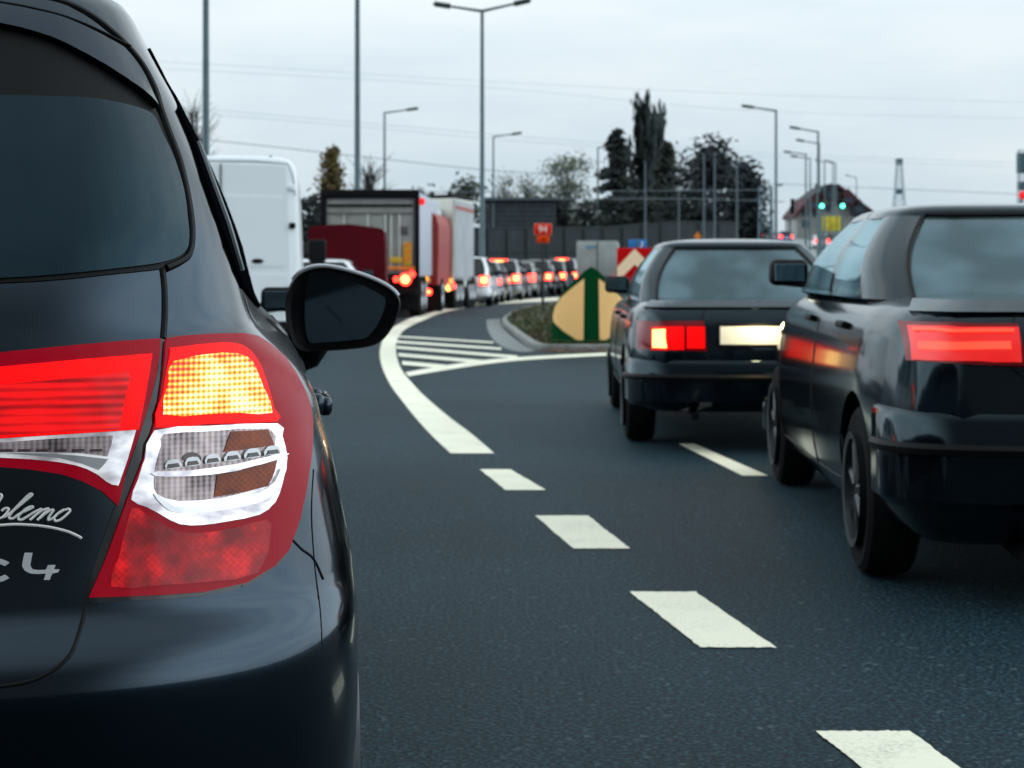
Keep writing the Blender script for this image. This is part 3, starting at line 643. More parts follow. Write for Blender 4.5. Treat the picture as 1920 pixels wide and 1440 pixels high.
# ------------------------------------------------------------------ generic cars
def car(name, label, group, loc, rz, p, root=None):
    """p: L W H belt, rw0/rw1 rear window base/top y, ws1/ws0 windscreen top/base y (from the rear end), boot, hood, paint, detail"""
    root = thing(name, label, 'car', loc, rz, group)
    L, Wd, Ht = p['L'], p['W'] / 2, p['H']; belt = p['belt']; y0 = -L / 2; det = p.get('detail', 1); paint = p['paint']
    gl = p.get('glass', CLEARGLASS if det >= 1 else DARKGLASS)
    gc = p.get('gc', .26)                                   # ground clearance
    bt = p.get('boot', belt); hd = p.get('hood', belt - .06)
    sh = p.get('rear_lean', .06)
    # stations: y from rear, half width factor, underside, top
    st = [(0.0, .72, gc + .16, bt - .18), (.03, .81, gc + .08, bt - .10), (.09, .88, gc + .03, bt - .045), (.20, .935, gc, bt - .012), (.36, .968, gc, bt), (.62, .99, gc - .02, bt + .005), (p['rw0'], 1.0, gc - .03, max(bt, belt)), (p['rw0'] + .5, 1.0, gc - .04, belt + .0), (p['ws0'] - .3, 1.0, gc - .04, belt - .015), (p['ws0'] + .1, .995, gc - .03, hd + .01), (L - .75, .965, gc - .02, hd - .05), (L - .35, .92, gc, hd - .13), (L - .12, .82, gc + .04, hd - .22), (L - .02, .70, gc + .12, hd - .30), (L, .62, gc + .18, hd - .36)]
    ys = [s[0] for s in st]
    prof = [(0, 1.0), (.35, .998), (.66, .990), (.83, .968), (.905, .93), (.948, .87), (.972, .78), (.988, .66), (.998, .54), (1.0, .42), (.995, .30), (.975, .18), (.94, .08), (.86, .015), (.6, 0), (0, 0)]
    prof = curve(prof, 2)
    ny = 46 if det else 26
    rows = []
    for i in range(ny + 1):
        t = i / ny; y = L * (t - .16 * math.sin(2 * math.pi * t) / (2 * math.pi) * 2.6)
        w = Wd * smoothi(y, ys, [s[1] for s in st]); zb = smoothi(y, ys, [s[2] for s in st]); zt = smoothi(y, ys, [s[3] for s in st])
        half = [Vector((w * a, y0 + y, zb + (zt - zb) * b)) for a, b in prof]
        rows.append(half + [Vector((-q.x, q.y, q.z)) for q in half[-2:0:-1]])
    bm = bmesh.new(); vs = grid(bm, rows, True); bm.faces.new(vs[0]); bm.faces.new(vs[-1]); bmesh.ops.recalc_face_normals(bm, faces=bm.faces)
    # greenhouse: quads between belt ring and roof ring
    bw = Wd * p.get('bwf', .90); rwid = Wd * p.get('rwf', .70); rh = Ht - .066; zb = belt - .03; zr = bt - .02
    r0, r1, w0, w1 = y0 + p['rw0'], y0 + p['rw1'], y0 + p['ws0'], y0 + p['ws1']
    cp = p.get('cp', .36); cpt = p.get('cpt', .16); mid = (r1 + w1) / 2 + p.get('bmid', 0)
    inset = p.get('inset', .11)
    B = {'rc': (bw - inset, r0, zr), 'c0': (bw, r0 + cp, zb + .0), 'b0': (bw + .01, mid - .05, zb), 'b1': (bw + .01, mid + .05, zb), 'a0': (bw, w0 - .30, zb), 'a1': (bw - inset, w0, zb)}
    T = {'rc': (rwid - inset + .01, r1, rh), 'c0': (rwid, r1 + cpt, rh + .005), 'b0': (rwid + .01, mid - .05, rh + .01), 'b1': (rwid + .01, mid + .03, rh + .01), 'a0': (rwid, w1 - .14, rh + .005), 'a1': (rwid - .09, w1, rh)}
    def pt(k, t, s=1, dn=0):
        a, b = Vector(B[k]), Vector(T[k]); q = a.lerp(b, t); q.x += .042 * math.sin(math.pi * t); q.x *= s; return q
    def sheet(k0, k1, s, n=6, m=5, bulge=0.0):
        rr = []
        for i in range(n + 1):
            row = []
            for j in range(m + 1):
                a, b = pt(k0, i / n, s), pt(k1, i / n, s if k0 != k1 or True else s); q_ = a.lerp(b, j / m); fb = (.05 * math.sin(math.pi * j / m)) if 'c0' in (k0, k1) and 'rc' in (k0, k1) else ((.03 * math.sin(math.pi * j / m)) if 'a1' in (k0, k1) else 0); q_ += Vector((s * fb * .7, (-fb if 'rc' in (k0, k1) else fb) * .7, 0)); row.append(q_)
            rr.append(row)
        return rr
    def solid(bm, rr, thick):
        cen = Vector((0, (r1 + w1) / 2, belt)); vs = grid(bm, rr); n, m = len(rr), len(rr[0])
        inn = [[None] * m for _ in range(n)]
        for i in range(n):
            for j in range(m):
                u = rr[min(i + 1, n - 1)][j] - rr[max(i - 1, 0)][j]; v = rr[i][min(j + 1, m - 1)] - rr[i][max(j - 1, 0)]
                nn = u.cross(v).normalized()
                if nn.dot(rr[i][j] - cen) < 0: nn = -nn
                inn[i][j] = bm.verts.new(rr[i][j] - nn * thick)
        for i in range(n - 1):
            for j in range(m - 1): bm.faces.new((inn[i][j], inn[i][j + 1], inn[i + 1][j + 1], inn[i + 1][j]))
        rim = [(0, j) for j in range(m)] + [(i, m - 1) for i in range(1, n)] + [(n - 1, j) for j in range(m - 2, -1, -1)] + [(i, 0) for i in range(n - 2, 0, -1)]
        for (a, b), (c, d) in zip(rim, rim[1:] + rim[:1]):
            try: bm.faces.new((vs[a][b], vs[c][d], inn[c][d], inn[a][b]))
            except ValueError: pass
    pb = bmesh.new()
    for s in (-1, 1):
        for k0, k1 in (('rc', 'c0'), ('b0', 'b1'), ('a0', 'a1')): solid(pb, sheet(k0, k1, s), .045)
    # roof: outline ring at the top, domed
    half = [T['rc'], T['c0'], T['b0'], T['b1'], T['a0'], T['a1']]
    ring = [Vector((0, r1 - .03, rh))] + [Vector(q) for q in half] + [Vector((0, w1 + .03, rh))] + [Vector((-q[0], q[1], q[2])) for q in half[::-1]]
    rr = curve([tuple(q) for q in ring], 4, True); rr = [Vector(q) for q in rr]; cen = Vector((0, (r1 + w1) / 2, 0))
    rows = []
    for k, (sc, dz) in enumerate(((.90, -.03), (1.0, -.028), (1.01, -.008), (.985, .016), (.93, .034), (.80, .052), (.5, .064), (.15, .068))):
        rows.append([Vector((q.x * sc, cen.y + (q.y - cen.y) * (sc if sc < .9 else (1 + (sc - 1) * .5)), q.z + dz)) for q in rr])
    vs = grid(pb, rows, True); pb.faces.new(vs[0]); pb.faces.new(vs[-1]); bmesh.ops.recalc_face_normals(pb, faces=pb.faces)
    body = mk('body', bm, paint, root); BV = bvh_of(body)
    me = pb; roof = mk('roof', pb, p.get('roofpaint', paint), root)
    wr, ww = p.get('wr', .31), .20; tr = Wd - ww / 2 - .015; wy = (y0 + p.get('wy0', .86), y0 + p.get('wy1', L - .82))
    if det >= 1:
        cs = []
        for yy in wy:
            for s in (-1, 1):
                c = bmesh.new(); lathe(c, (s * (Wd - .06), yy, wr), [(wr + .055, -.22), (wr + .055, .22)], 'x', 32); cs.append(c)
        cut(body, cs)
    # glass
    def pane(name, rr, parent=root):
        b = bmesh.new(); cen = Vector((0, (r1 + w1) / 2, belt)); solid(b, rr, .006); bmesh.ops.recalc_face_normals(b, faces=b.faces)
        o = mk(name, b, gl, parent); return o
    def across(k, n=6, m=10, bow=.06, sgn=-1):
        rows = []
        for i in range(n + 1):
            a = pt(k, i / n, -1); b = pt(k, i / n, 1); rows.append([a.lerp(b, j / m) + Vector((0, sgn * bow * math.sin(math.pi * j / m), 0)) for j in range(m + 1)])
        return rows
    rw = pane('rear_window', across('rc')); pane('windscreen', across('a1', sgn=1))
    for s in (-1, 1):
        pane('side_window', sheet('c0', 'b0', s)); pane('side_window', sheet('b1', 'a0', s))
    # rubber surrounds of the rear window
    rr = across('rc'); edge = rr[0] + [q[-1] for q in rr[1:]] + rr[-1][::-1][1:] + [q[0] for q in rr[::-1][1:]]
    b = bmesh.new(); tube(b, [Vector(q) + Vector((0, -.004, .002)) for q in edge], .013 if det else .016, 6); mk('window_seal', b, DARKTRIM, root)
    # wheels
    for yy in wy:
        for s in (-1, 1):
            if det: wheel(root, (s * tr, yy, wr), wr, ww, s, RUBBER, p.get('rimm', ALLOY))
            else:
                b = bmesh.new(); lathe(b, (s * tr, yy, wr), [(wr * .6, -ww * .52), (wr * .92, -ww * .5), (wr, -ww * .3), (wr, ww * .3), (wr * .92, ww * .5), (wr * .6, ww * .52)], 'x', 18); w_ = mk('wheel', b, RUBBER, root)
                b = bmesh.new(); lathe(b, (s * (tr + ww * .46), yy, wr), [(wr * .6, -.02), (wr * .55, .03), (.02, .02)], 'x', 14); mk('rim', b, ALLOY, w_)
    # rear details
    def rray(u, v): return Vector((u, y0 - 2, v)), Vector((0, 1, 0))
    def rp(nm, poly, off, m, par, step=.05, th=.006): return patch(nm, BV, rray, poly, step, off, m, par, th)
    lz0, lz1 = p['lamp_z']; lx0, lx1 = p['lamp_x']
    for s in (-1, 1):
        q = [(s * lx0, lz0), (s * lx1, lz0 + .01), (s * lx1, lz1), (s * (lx0 + p.get('lamp_slant', 0)), lz1)]
        lm = rp('tail_lamp', q, .012, REDLENS, root, .05, .012)
        lit = p.get('lit', 1)
        if lit:
            hw = lx1 - lx0; hh = lz1 - lz0
            for ci, (u0, u1, v0, v1, m_) in enumerate(p.get('cells', [(.25, .8, .15, .85, REDHOT), (.4, .65, .3, .7, LAMPCORE)])):
                rp('lamp_cell', [(s * (lx0 + hw * u0), lz0 + hh * v0), (s * (lx0 + hw * u1), lz0 + hh * v0), (s * (lx0 + hw * u1), lz0 + hh * v1), (s * (lx0 + hw * u0), lz0 + hh * v1)], .018 + .004 * ci, m_, lm, .05, .006)
    if p.get('hml'):
        b = bmesh.new(); box(b, (0, r1 - .06, rh - .01), (.34, .05, .07), .015); mk('high_brake_lamp', b, LAMPCORE, root)
        b = bmesh.new(); box(b, (0, r1 - .03, rh + .01), (.62, .05, .13), .02); mk('high_brake_lamp', b, REDHOT, root)
    pz = p.get('plate_z', (lz0 + lz1) / 2); pw = .26
    pl = rp('number_plate', [(-pw, pz - .055), (pw, pz - .055), (pw, pz + .055), (-pw, pz + .055)], .012, p.get('plate', PLATE), root, .06, .008)
    # bumper wrapping round the rear, and one at the front
    for nm, yb, sgn in (('rear_bumper', y0, 1), ('front_bumper', -y0, -1)):
        b = bmesh.new(); rows = []
        z0, z1 = p.get('bump_z', (gc + .05, gc + .27)) if sgn == 1 else (gc + .02, gc + .22)
        for i in range(25):
            a = -1 + 2 * i / 24; x = (Wd + .005) * (abs(math.sin(a * math.pi / 2)) ** .55) * (1 if a > 0 else -1); yy = yb + sgn * (-.045 + .42 * (1 - math.cos(a * math.pi / 2) ** .55)) if abs(a) < 1 else yb + sgn * .375
            if abs(a) == 1: x = (Wd + .005) * a
            inn = Vector((-.05 * a, .07 * sgn, 0))
            c = Vector((x, yy, 0)); rows.append([c + Vector((0, 0, z0)) + inn * .5, c + Vector((0, -.0, z0 + .03)), c + Vector((0, 0, (z0 + z1) / 2)), c + Vector((0, 0, z1 - .03)), c + Vector((0, 0, z1 - .005)) + inn * .25, c + Vector((0, 0, z1)) + inn * 1.0, c + Vector((0, 0, z0)) + inn * 1.2])
        vs = grid(b, rows, False)
        for i in range(len(rows) - 1): b.faces.new((vs[i][-1], vs[i + 1][-1], vs[i + 1][0], vs[i][0]))
        b.faces.new(vs[0]); b.faces.new(vs[-1]); bmesh.ops.recalc_face_normals(b, faces=b.faces)
        mk(nm, b, p.get('bumper', paint), root)
    def ffr(u, v): return Vector((u, -y0 + 2, v)), Vector((0, -1, 0))
    hz = hd - .20
    for s in (-1, 1):
        patch('headlight', BV, ffr, [(s * Wd * .48, hz - .10), (s * Wd * .72, hz - .09), (s * Wd * .72, hz + .03), (s * Wd * .48, hz + .03)], .06, .010, CLEARLENS, root, .01)
    # mirrors
    for s in (-1, 1):
        mz = belt + .07; b = bmesh.new(); box(b, (s * (bw + p.get('moff', .12)), w0 - .42, mz), (.20, .10, .135), .035, seg=3); tube(b, [(s * (bw - .0), w0 - .40, mz - .05), (s * (bw + .10), w0 - .42, mz - .04)], .03, 8)
        mr = mk('wing_mirror', b, p.get('mirrorpaint', DARKTRIM), root)
        b = bmesh.new(); box(b, (s * (bw + p.get('moff', .12)), w0 - .473, mz), (.15, .006, .09), .0025); mk('mirror_glass', b, mat('mirror_glass', (.085, .115, .135), .06, .95), mr, False)
    if det >= 1:
        rp('boot_lip', [(-Wd * .86, bt - .060), (Wd * .86, bt - .060), (Wd * .80, bt - .022), (-Wd * .80, bt - .022)], .016, paint, root, .06, .014)
        pf = rp('plate_frame', [(-pw - .02, pz - .075), (pw + .02, pz - .075), (pw + .02, pz + .075), (-pw - .02, pz + .075)], .008, DARKTRIM, root, .06, .006)
        b = bmesh.new(); zs_ = p.get('bump_z', (gc + .05, gc + .27)); zm_ = zs_[0] + (zs_[1] - zs_[0]) * .62; q_ = []
        for i in range(41):
            a = -.97 + 1.94 * i / 40; q_.append(Vector(((Wd + .012) * (abs(math.sin(a * math.pi / 2)) ** .55) * (1 if a > 0 else -1), y0 - .055 + .42 * (1 - math.cos(a * math.pi / 2) ** .55), zm_)))
        tube(b, q_, .022, 6); mk('bumper_strip', b, DARKTRIM, root)
        b = bmesh.new(); box(b, (0, r0 + .30, belt - .045), (bw * 1.7, .42, .03), .01); mk('parcel_shelf', b, SEATM, root)
        # door and boot seams, handles, seats
        for s in (-1, 1):
            def sr(u, v): return Vector((s * 3, u, v)), Vector((-s, 0, 0))
            for q in ([(mid, gc + .08), (mid, belt - .06)], [(w0 - .15, gc + .08), (w0 - .12, belt - .09)], [(mid - .95, gc + .30), (mid - .9, gc + .12), (mid, gc + .08), (w0 - .15, gc + .08)]):
                seam('door_seam', BV, sr, curve(q, 6), .005, DARKTRIM, root, 0)
            for yy in (mid - .75, mid + .28):
                pp, nn = shoot(BV, sr, yy, belt - .14); b = bmesh.new(); box(b, pp + Vector((s * .012, 0, 0)), (.03, .19, .03), .01); mk('door_handle', b, p.get('handle', DARKTRIM), root)
        seam('boot_seam', BV, rray, curve([(-lx0 - .0, bt - .06), (-lx0 - .03, lz1), (-lx0 + .02, lz0 - .05), (lx0 - .02, lz0 - .05), (lx0 + .03, lz1), (lx0, bt - .06)], 4), .004, DARKTRIM, root, 0)
        for sx_ in (-.36, .36):
            b = bmesh.new(); box(b, (sx_, mid + .10, .62), (.50, .18, .62), .07, seg=3); box(b, (sx_, mid + .32, .42), (.50, .5, .16), .05); box(b, (sx_, mid + .06, 1.06), (.26, .10, .18), .045, seg=3); tube(b, [(sx_ - .06, mid + .07, .9), (sx_ - .06, mid + .07, 1.0)], .008); tube(b, [(sx_ + .06, mid + .07, .9), (sx_ + .06, mid + .07, 1.0)], .008); mk('front_seat', b, SEATM, root)
        b = bmesh.new(); box(b, (0, r0 + .52, .62), (1.25, .2, .60), .08, seg=3); box(b, (0, r0 + .75, .42), (1.25, .5, .16), .05); 
        for sx_ in (-.38, .38): box(b, (sx_, r0 + .50, 1.0), (.28, .11, .17), .05, seg=3)
        mk('rear_seat', b, SEATM, root)
        b = bmesh.new(); box(b, (0, w0 - .10, belt - .06), (bw * 1.8, .45, .12), .04); mk('dashboard', b, SEATM, root)
        b = bmesh.new(); tube(b, [Vector((-.36 + .18 * math.cos(a), w0 - .38 - .06 * math.sin(a), .86 + .17 * math.sin(a))) for a in [k * math.pi / 9 for k in range(19)]], .014, 6); mk('steering_wheel', b, SEATM, root)
        b = bmesh.new(); box(b, (0, w1 + .03, rh - .10), (.22, .03, .065), .012); mk('inner_mirror', b, DARKTRIM, root)
        b = bmesh.new(); tube(b, [(-.42, y0 + .25, gc + .0), (-.42, y0 - .03, gc - .01)], .028, 10); mk('exhaust_pipe', b, DARKTRIM, root)
        b = bmesh.new(); box(b, (0, 0, gc + .05), (Wd * 1.5, L * .8, .12), .03); mk('underbody', b, DARKTRIM, root)
    return root, BV
SEDP = mat('black_paint', (.002, .004, .007), .12, .1, coat=.25, spec=.3)
SEDP.node_tree.nodes['Principled BSDF'].inputs['Specular Tint'].default_value = (.5, .85, 1, 1)
DRIM = mat('dark_alloy', (.05, .055, .06), .35, .8)
SEDAN = dict(moff=.08, rimm=DRIM, L=4.5, W=1.70, H=1.40, belt=.985, rw0=.95, rw1=1.55, ws1=2.72, ws0=3.52, boot=.985, hood=.95, paint=SEDP, detail=1, lamp_z=(.655, .845), lamp_x=(.345, .775), lamp_slant=.02, gc=.25, wr=.31,
             cells=[(.03, .30, .10, .80, REDLIT), (.34, .62, .06, .80, REDLIT), (.58, .80, .04, .80, REDLIT), (.60, .78, .12, .72, LAMPCORE)], plate=mat('lit_plate', (.92, .88, .72), .5), plate_z=.755, bump_z=(.30, .60), rwf=.635, bwf=.85, cp=.34, bumper=SEDP)
# the dark sedan driving ahead in the middle lane
sa, BVA = car('sedan_car', 'black saloon car ahead with its rear lamps lit, beside the green keep-straight pillar', None, (1.645, 11.4 + 2.25, 0), R(-1.2), SEDAN)
# its number plate lamp
def plate_lamp(root, y, z, e):
    l = bpy.data.lights.new('plate_lamp', 'POINT'); l.energy = e; l.color = (1, .76, .40); l.shadow_soft_size = .03
    o = bpy.data.objects.new('plate_lamp', l); COL.objects.link(o); o.parent = root; o.location = (0, y, z)
plate_lamp(sa, -2.25 - .14, .86, 3.6)
SEDB = dict(SEDAN); SEDB.update(L=4.55, W=1.76, H=1.48, belt=1.10, boot=1.09, hood=1.0, inset=.13, rw0=.80, rw1=1.42, ws1=2.75, ws0=3.55, lamp_z=(.86, 1.00), lamp_x=(.42, .79), paint=mat('deep_black_paint', (.002, .003, .005), .12, .1, coat=.2, spec=.3), plate_z=.80, plate=PLATE,
            cells=[(.05, .95, .10, .90, mat('red_lit_dim', (.3, .005, .005), .3, emit=(1, .012, .010), es=.62)), (.14, .90, .36, .54, mat('red_streak', (.3, .02, .01), .3, emit=(1, .05, .02), es=1.7)), (.10, .92, .76, .84, MATS['red_streak'])], bump_z=(.36, .70), cp=.44, cpt=.22, rwf=.70, bwf=.89, gc=.22, wr=.33)
SEDB['bumper'] = SEDB['paint']
SEDB['paint'].node_tree.nodes['Principled BSDF'].inputs['Specular Tint'].default_value = (.5, .85, 1, 1)
sb, BVB = car('sedan_car', 'black saloon car cut off by the right edge of the picture, passing on the right', None, (2.265, 6.05 + 2.27, 0), R(-2.2), SEDB)
b = bmesh.new()
b.free()
# silver car ahead of the hatchback, mostly hidden by it
SILVER = mat('silver_paint', (.42, .47, .50), .28, .45, coat=1)
HATCH = dict(L=4.1, W=1.70, H=1.44, belt=.95, rw0=.10, rw1=.62, ws1=2.35, ws0=3.15, boot=.97, hood=.92, paint=SILVER, detail=1, lamp_z=(.68, .98), lamp_x=(.60, .78), gc=.25, cp=.42, cpt=.30, bwf=.90, rwf=.72, bumper=SILVER, plate_z=.62)
car('hatchback_car', 'silver car half hidden in front of the dark grey hatchback, beside the white van', None, (-2.08, 9.0, 0), R(7), HATCH)
# ------------------------------------------------------------------ vans and lorries in the left queue
WHITE = mat('white_paint', (.86, .90, .92), .35, coat=.5)
WHITED = mat('dirty_white', (.60, .60, .57), .6, var=(1.2, .18))
GREYD = mat('grey_doors', (.27, .27, .25), .7, var=(1.5, .3))
REDP = mat('red_tarpaulin', (.075, .001, .006), .7, spec=.1, var=(1.5, .2))
ORNG = mat('orange_mark', (.75, .20, .015), .5)
FRAMEB = mat('dark_frame', (.004, .004, .005), .6, spec=.12)
GREYSIDE = mat('grey_curtain', (.36, .37, .39), .7, var=(1.5, .15))
def bx(name, c, s, m, par, bev=.0, rz=0, seg=2):
    b = bmesh.new(); box(b, c, s, bev, rz, seg); return mk(name, b, m, par)
def lampdisc(name, c, r, m, par, d=.03):
    b = bmesh.new(); lathe(b, c, [(r * .8, -d), (r, -d * .3), (r, d * .2), (r * .3, d)], 'y', 16); return mk(name, b, m, par)
# white high-roof van, rear seen. local: y forward, rear doors at y = 0
vn = thing('delivery_van', 'tall white delivery van seen from behind, between the dark grey hatchback and the red tarpaulin', 'van', (wx(414, 22.4), 22.4, 0), R(6))
rows = []
def van_ring(y, w, zt, zb=.32):
    half = [(0, zt), (w * .55, zt - .01), (w * .80, zt - .035), (w * .90, zt - .10), (w * .945, zt - .25), (w * .965, zt - .6), (w * .985, 1.5), (w, 1.0), (w, .7), (w * .98, .45), (w * .93, zb), (0, zb)]
    half = curve(half, 3)
    return [Vector((a, y, b)) for a, b in half] + [Vector((-a, y, b)) for a, b in half[-2:0:-1]]
bm = bmesh.new()
for y, w, zt in ((0.0, .95, 2.56), (.02, .985, 2.59), (.10, 1.0, 2.61), (1.5, 1.0, 2.63), (3.2, 1.0, 2.62), (3.7, .99, 2.55), (4.2, .95, 2.1), (4.6, .93, 1.62), (4.85, .92, 1.35), (5.3, .88, 1.15), (5.45, .8, .9)): rows.append(van_ring(y, w, zt))
vs = grid(bm, rows, True); bm.faces.new(vs[0]); bm.faces.new(vs[-1]); bmesh.ops.recalc_face_normals(bm, faces=bm.faces)
vb = mk('body', bm, WHITE, vn); VB = bvh_of(vb)
def vr(u, v): return Vector((u, -2, v)), Vector((0, 1, 0))
for s in (-1, 1):
    d = patch('rear_door', VB, vr, [(s * .02, .50), (s * .86, .50), (s * .86, 1.4), (s * .84, 2.0), (s * .81, 2.48), (s * .02, 2.50)], .15, .012, WHITE, vn, .012)
    patch('door_panel', VB, vr, [(s * .08, 1.20), (s * .78, 1.20), (s * .77, 2.08), (s * .08, 2.10)], .12, .020, WHITE, d, .008)
    patch('door_panel', VB, vr, [(s * .08, .60), (s * .78, .60), (s * .78, 1.10), (s * .08, 1.10)], .12, .020, WHITE, d, .008)
    for z in (1.72, .95, 2.2): bx('hinge', (s * .90, -.015, z), (.075, .05, .075), FRAMEB if z == 1.72 else WHITE, d, .012)
    patch('tail_lamp', VB, vr, [(s * .90, .72), (s * .985, .72), (s * .985, 1.08), (s * .91, 1.08)], .06, .012, REDLENS, vn, .012)
seam('roof_gutter', VB, vr, [(-.84, 2.50), (-.4, 2.535), (.4, 2.535), (.84, 2.50), (.90, 2.36), (.93, 2.1)], .008, mat('gutter_grey', (.2, .22, .22), .6), vn, .002)
bx('door_gap', (0, -.012, 1.5), (.012, .02, 2.0), mat('gutter_grey', (.2, .22, .22), .6), vn)
b = bmesh.new(); lathe(b, (.46, -.02, 1.27), [(.07, -.012), (.075, 0), (.05, .012)], 'y', 20)
for v in b.verts: v.co.z = 1.27 + (v.co.z - 1.27) * .42
mk('door_handle', b, FRAMEB, vn)
bx('rear_bumper', (0, -.06, .42), (1.9, .2, .18), FRAMEB, vn, .03); bx('number_plate', (-.3, -.02, .8), (.52, .02, .11), PLATE, vn, .003)
for s in (-1, 1):
    for y in (.9, 4.5): wheel(vn, (s * .87, y, .35), .35, .22, s)
    b = bmesh.new(); box(b, (s * 1.19, 4.35, 1.44), (.27, .12, .34), .04, seg=3); tube(b, [(s * .95, 4.4, 1.38), (s * 1.15, 4.37, 1.36)], .035, 8); mk('wing_mirror', b, FRAMEB, vn)
    bx('roof_rail', (s * .6, 2.0, 2.635), (.04, 2.6, .03), FRAMEB, vn, .008)
# red covered trailer in front of the van
rt = thing('covered_trailer', 'dark red trailer with a high tarpaulin cover, right of the white van', 'trailer', (wx(650, 36.5), 36.5, 0), R(3))
b = bmesh.new(); hw = .80
pr = [(-hw, .62), (hw + .02, .62), (hw, 1.0), (hw - .01, 1.6), (hw - .03, 1.93), (hw - .08, 1.99), (.36, 2.04), (.06, 2.08), (-.40, 2.06), (-hw + .05, 2.02), (-hw, 1.96)]
prism(b, [Vector((x, 0, z)) for x, z in pr], (0, 2.8, 0)); bmesh.ops.bevel(b, geom=list(b.edges), offset=.02, segments=2, affect='EDGES'); mk('tarpaulin', b, REDP, rt)
bx('chassis', (0, 1.4, .52), (1.3, 2.9, .18), FRAMEB, rt, .02)
for s in (-1, 1):
    wheel(rt, (s * .62, 1.5, .30), .30, .18, s); lampdisc('tail_lamp', (s * .5, -.03, .52), .05, REDLENS, rt)
b = bmesh.new(); tube(b, [(0, 2.8, .5), (0, 3.7, .45)], .04); mk('drawbar', b, FRAMEB, rt)
# the grey-doored lorry
def lorry_wheels(root, ys, hw, r=.5):
    for y in ys:
        for s in (-1, 1): wheel(root, (s * (hw - .16), y, r), r, .30, s, RUBBER, ALLOY, 8, 24)
t1 = thing('lorry', 'big lorry with grey rear doors in a dark frame and an orange striped marker', 'lorry', (wx(694, 42), 42, 0), R(-1.5))
hw = 1.16; zt = wz(358, 42); zb_ = .95
b = bmesh.new(); box(b, (0, 3.6, (zt + zb_) / 2), (2 * hw - .02, 7.1, zt - zb_ - .02), .03); mk('cargo_box', b, mat('lorry_side', (.42, .44, .50), .5), t1)
bx('rear_doors', (0, .03, (zt + zb_) / 2 - .06), (2 * hw - .26, .06, zt - zb_ - .34), GREYD, t1, .012)
b = bmesh.new()
for c, s in (((-hw + .04, -.0, (zt + zb_) / 2), (.12, .12, zt - zb_)), ((hw - .04, -.0, (zt + zb_) / 2), (.10, .12, zt - zb_)), ((0, -.01, zt - .07), (2 * hw, .13, .20)), ((0, 0, zb_ + .03), (2 * hw, .10, .10))): box(b, c, s, .01)
mk('door_frame', b, FRAMEB, t1)
bx('door_bar', (0, -.03, zt - .34), (2 * hw - .3, .05, .055), FRAMEB, t1, .01)
bx('door_rail', (0, -.02, zt - .52), (2 * hw - .3, .04, .05), mat('door_rail', (.15, .15, .14), .6), t1, .01)
for x in (-.62, -.05, .36, .50, .70): bx('lock_rod', (x, -.03, (zt + zb_) / 2 - .2), (.03, .04, zt - zb_ - .7), WHITED, t1, .008)
bx('door_sticker', (.80, -.02, wz(432, 42)), (.18, .03, .20), mat('sticker_grey', (.08, .07, .07), .6), t1, .004)
b = bmesh.new(); 
for k in range(3): prism(b, [Vector((.80, -.05, 1.30 + .16 * k)), Vector((.98, -.05, 1.38 + .16 * k)), Vector((.98, -.05, 1.48 + .16 * k)), Vector((.80, -.05, 1.40 + .16 * k))], (0, .02, 0))
mk('striped_marker', b, ORNG, t1)
bx('marker_board', (.89, -.034, 1.50), (.20, .02, .54), mat('marker_yellow', (.6, .35, .03), .5), t1, .004)
bx('marker_bar', (.70, -.05, 1.17), (.72, .03, .07), ORNG, t1, .006); bx('marker_bar', (.62, -.05, 1.36), (.30, .03, .14), mat('marker_yellow', (.6, .35, .03), .5), t1, .006)
bx('underrun_bar', (0, .1, .60), (2.2, .14, .14), FRAMEB, t1, .02); bx('chassis', (0, 3.6, .72), (1.2, 7, .3), FRAMEB, t1, .02)
b = bmesh.new(); box(b, (0, .3, .55), (2.3, .1, .75), .02); mk('mud_flaps', b, FRAMEB, t1)
for dx, r, m in ((.62, .07, REDHOT), (.84, .10, LAMPCORE), (.84, .15, REDHOT), (1.0, .08, REDHOT)): lampdisc('tail_lamp', (dx, -.10 if m is LAMPCORE else -.06, .90 if dx < .9 else 1.02), r, m, t1)
lampdisc('tail_lamp', (-.84, -.06, .90), .13, REDHOT, t1); lampdisc('marker_lamp', (hw + .06, .0, wz(378, 42)), .09, mat('marker_red', (.6, .02, .02), .4, emit=(1, .02, .03), es=.7), t1)
lorry_wheels(t1, (1.2, 2.3, 6.2), hw)
bx('cab', (0, 8.2, 1.7), (2.3, 1.7, 2.3), mat('cab_white', (.6, .62, .64), .4), t1, .12, seg=3)
# white lorry with a red corner post and a dark side window
t2 = thing('lorry', 'lorry with a white rear corner, red upright edge and lit red lamps', 'lorry', (wx(772, 46.5), 46.5, 0), R(-3))
zt2 = wz(399, 46.5)
b = bmesh.new(); box(b, (-.12, 3.0, (zt2 + .75) / 2), (1.28, 6, zt2 - .75), .04); mk('cargo_box', b, WHITED, t2)
b = bmesh.new(); q = [(0, .72), (.16, .72), (.19, 1.6), (.19, zt2 - .35), (.14, zt2 - .12), (.02, zt2)]; prism(b, [Vector((.52 + x, -.05, z)) for x, z in q], (0, 6.0, 0)); mk('red_side', b, mat('red_panel', (.30, .02, .015), .5), t2)
b = bmesh.new(); prism(b, [Vector((x, -.02, z)) for x, z in ((.20, 1.50), (.36, 1.62), (.40, 1.90), (.36, 2.18), (.20, 2.36))], (0, .015, 0)); mk('dark_window', b, DARKGLASS, t2)
bx('door_frame', (.14, -.02, zt2 - .03), (.82, .08, .07), FRAMEB, t2, .01); bx('door_frame', (.50, -.025, (zt2 + .9) / 2), (.07, .07, zt2 - .95), FRAMEB, t2, .01)
b = bmesh.new(); lathe(b, (.28, -.03, 1.36), [(.115, -.012), (.115, .012)], 'y', 20); mk('speed_badge', b, mat('badge_red', (.45, .10, .05), .5), t2)
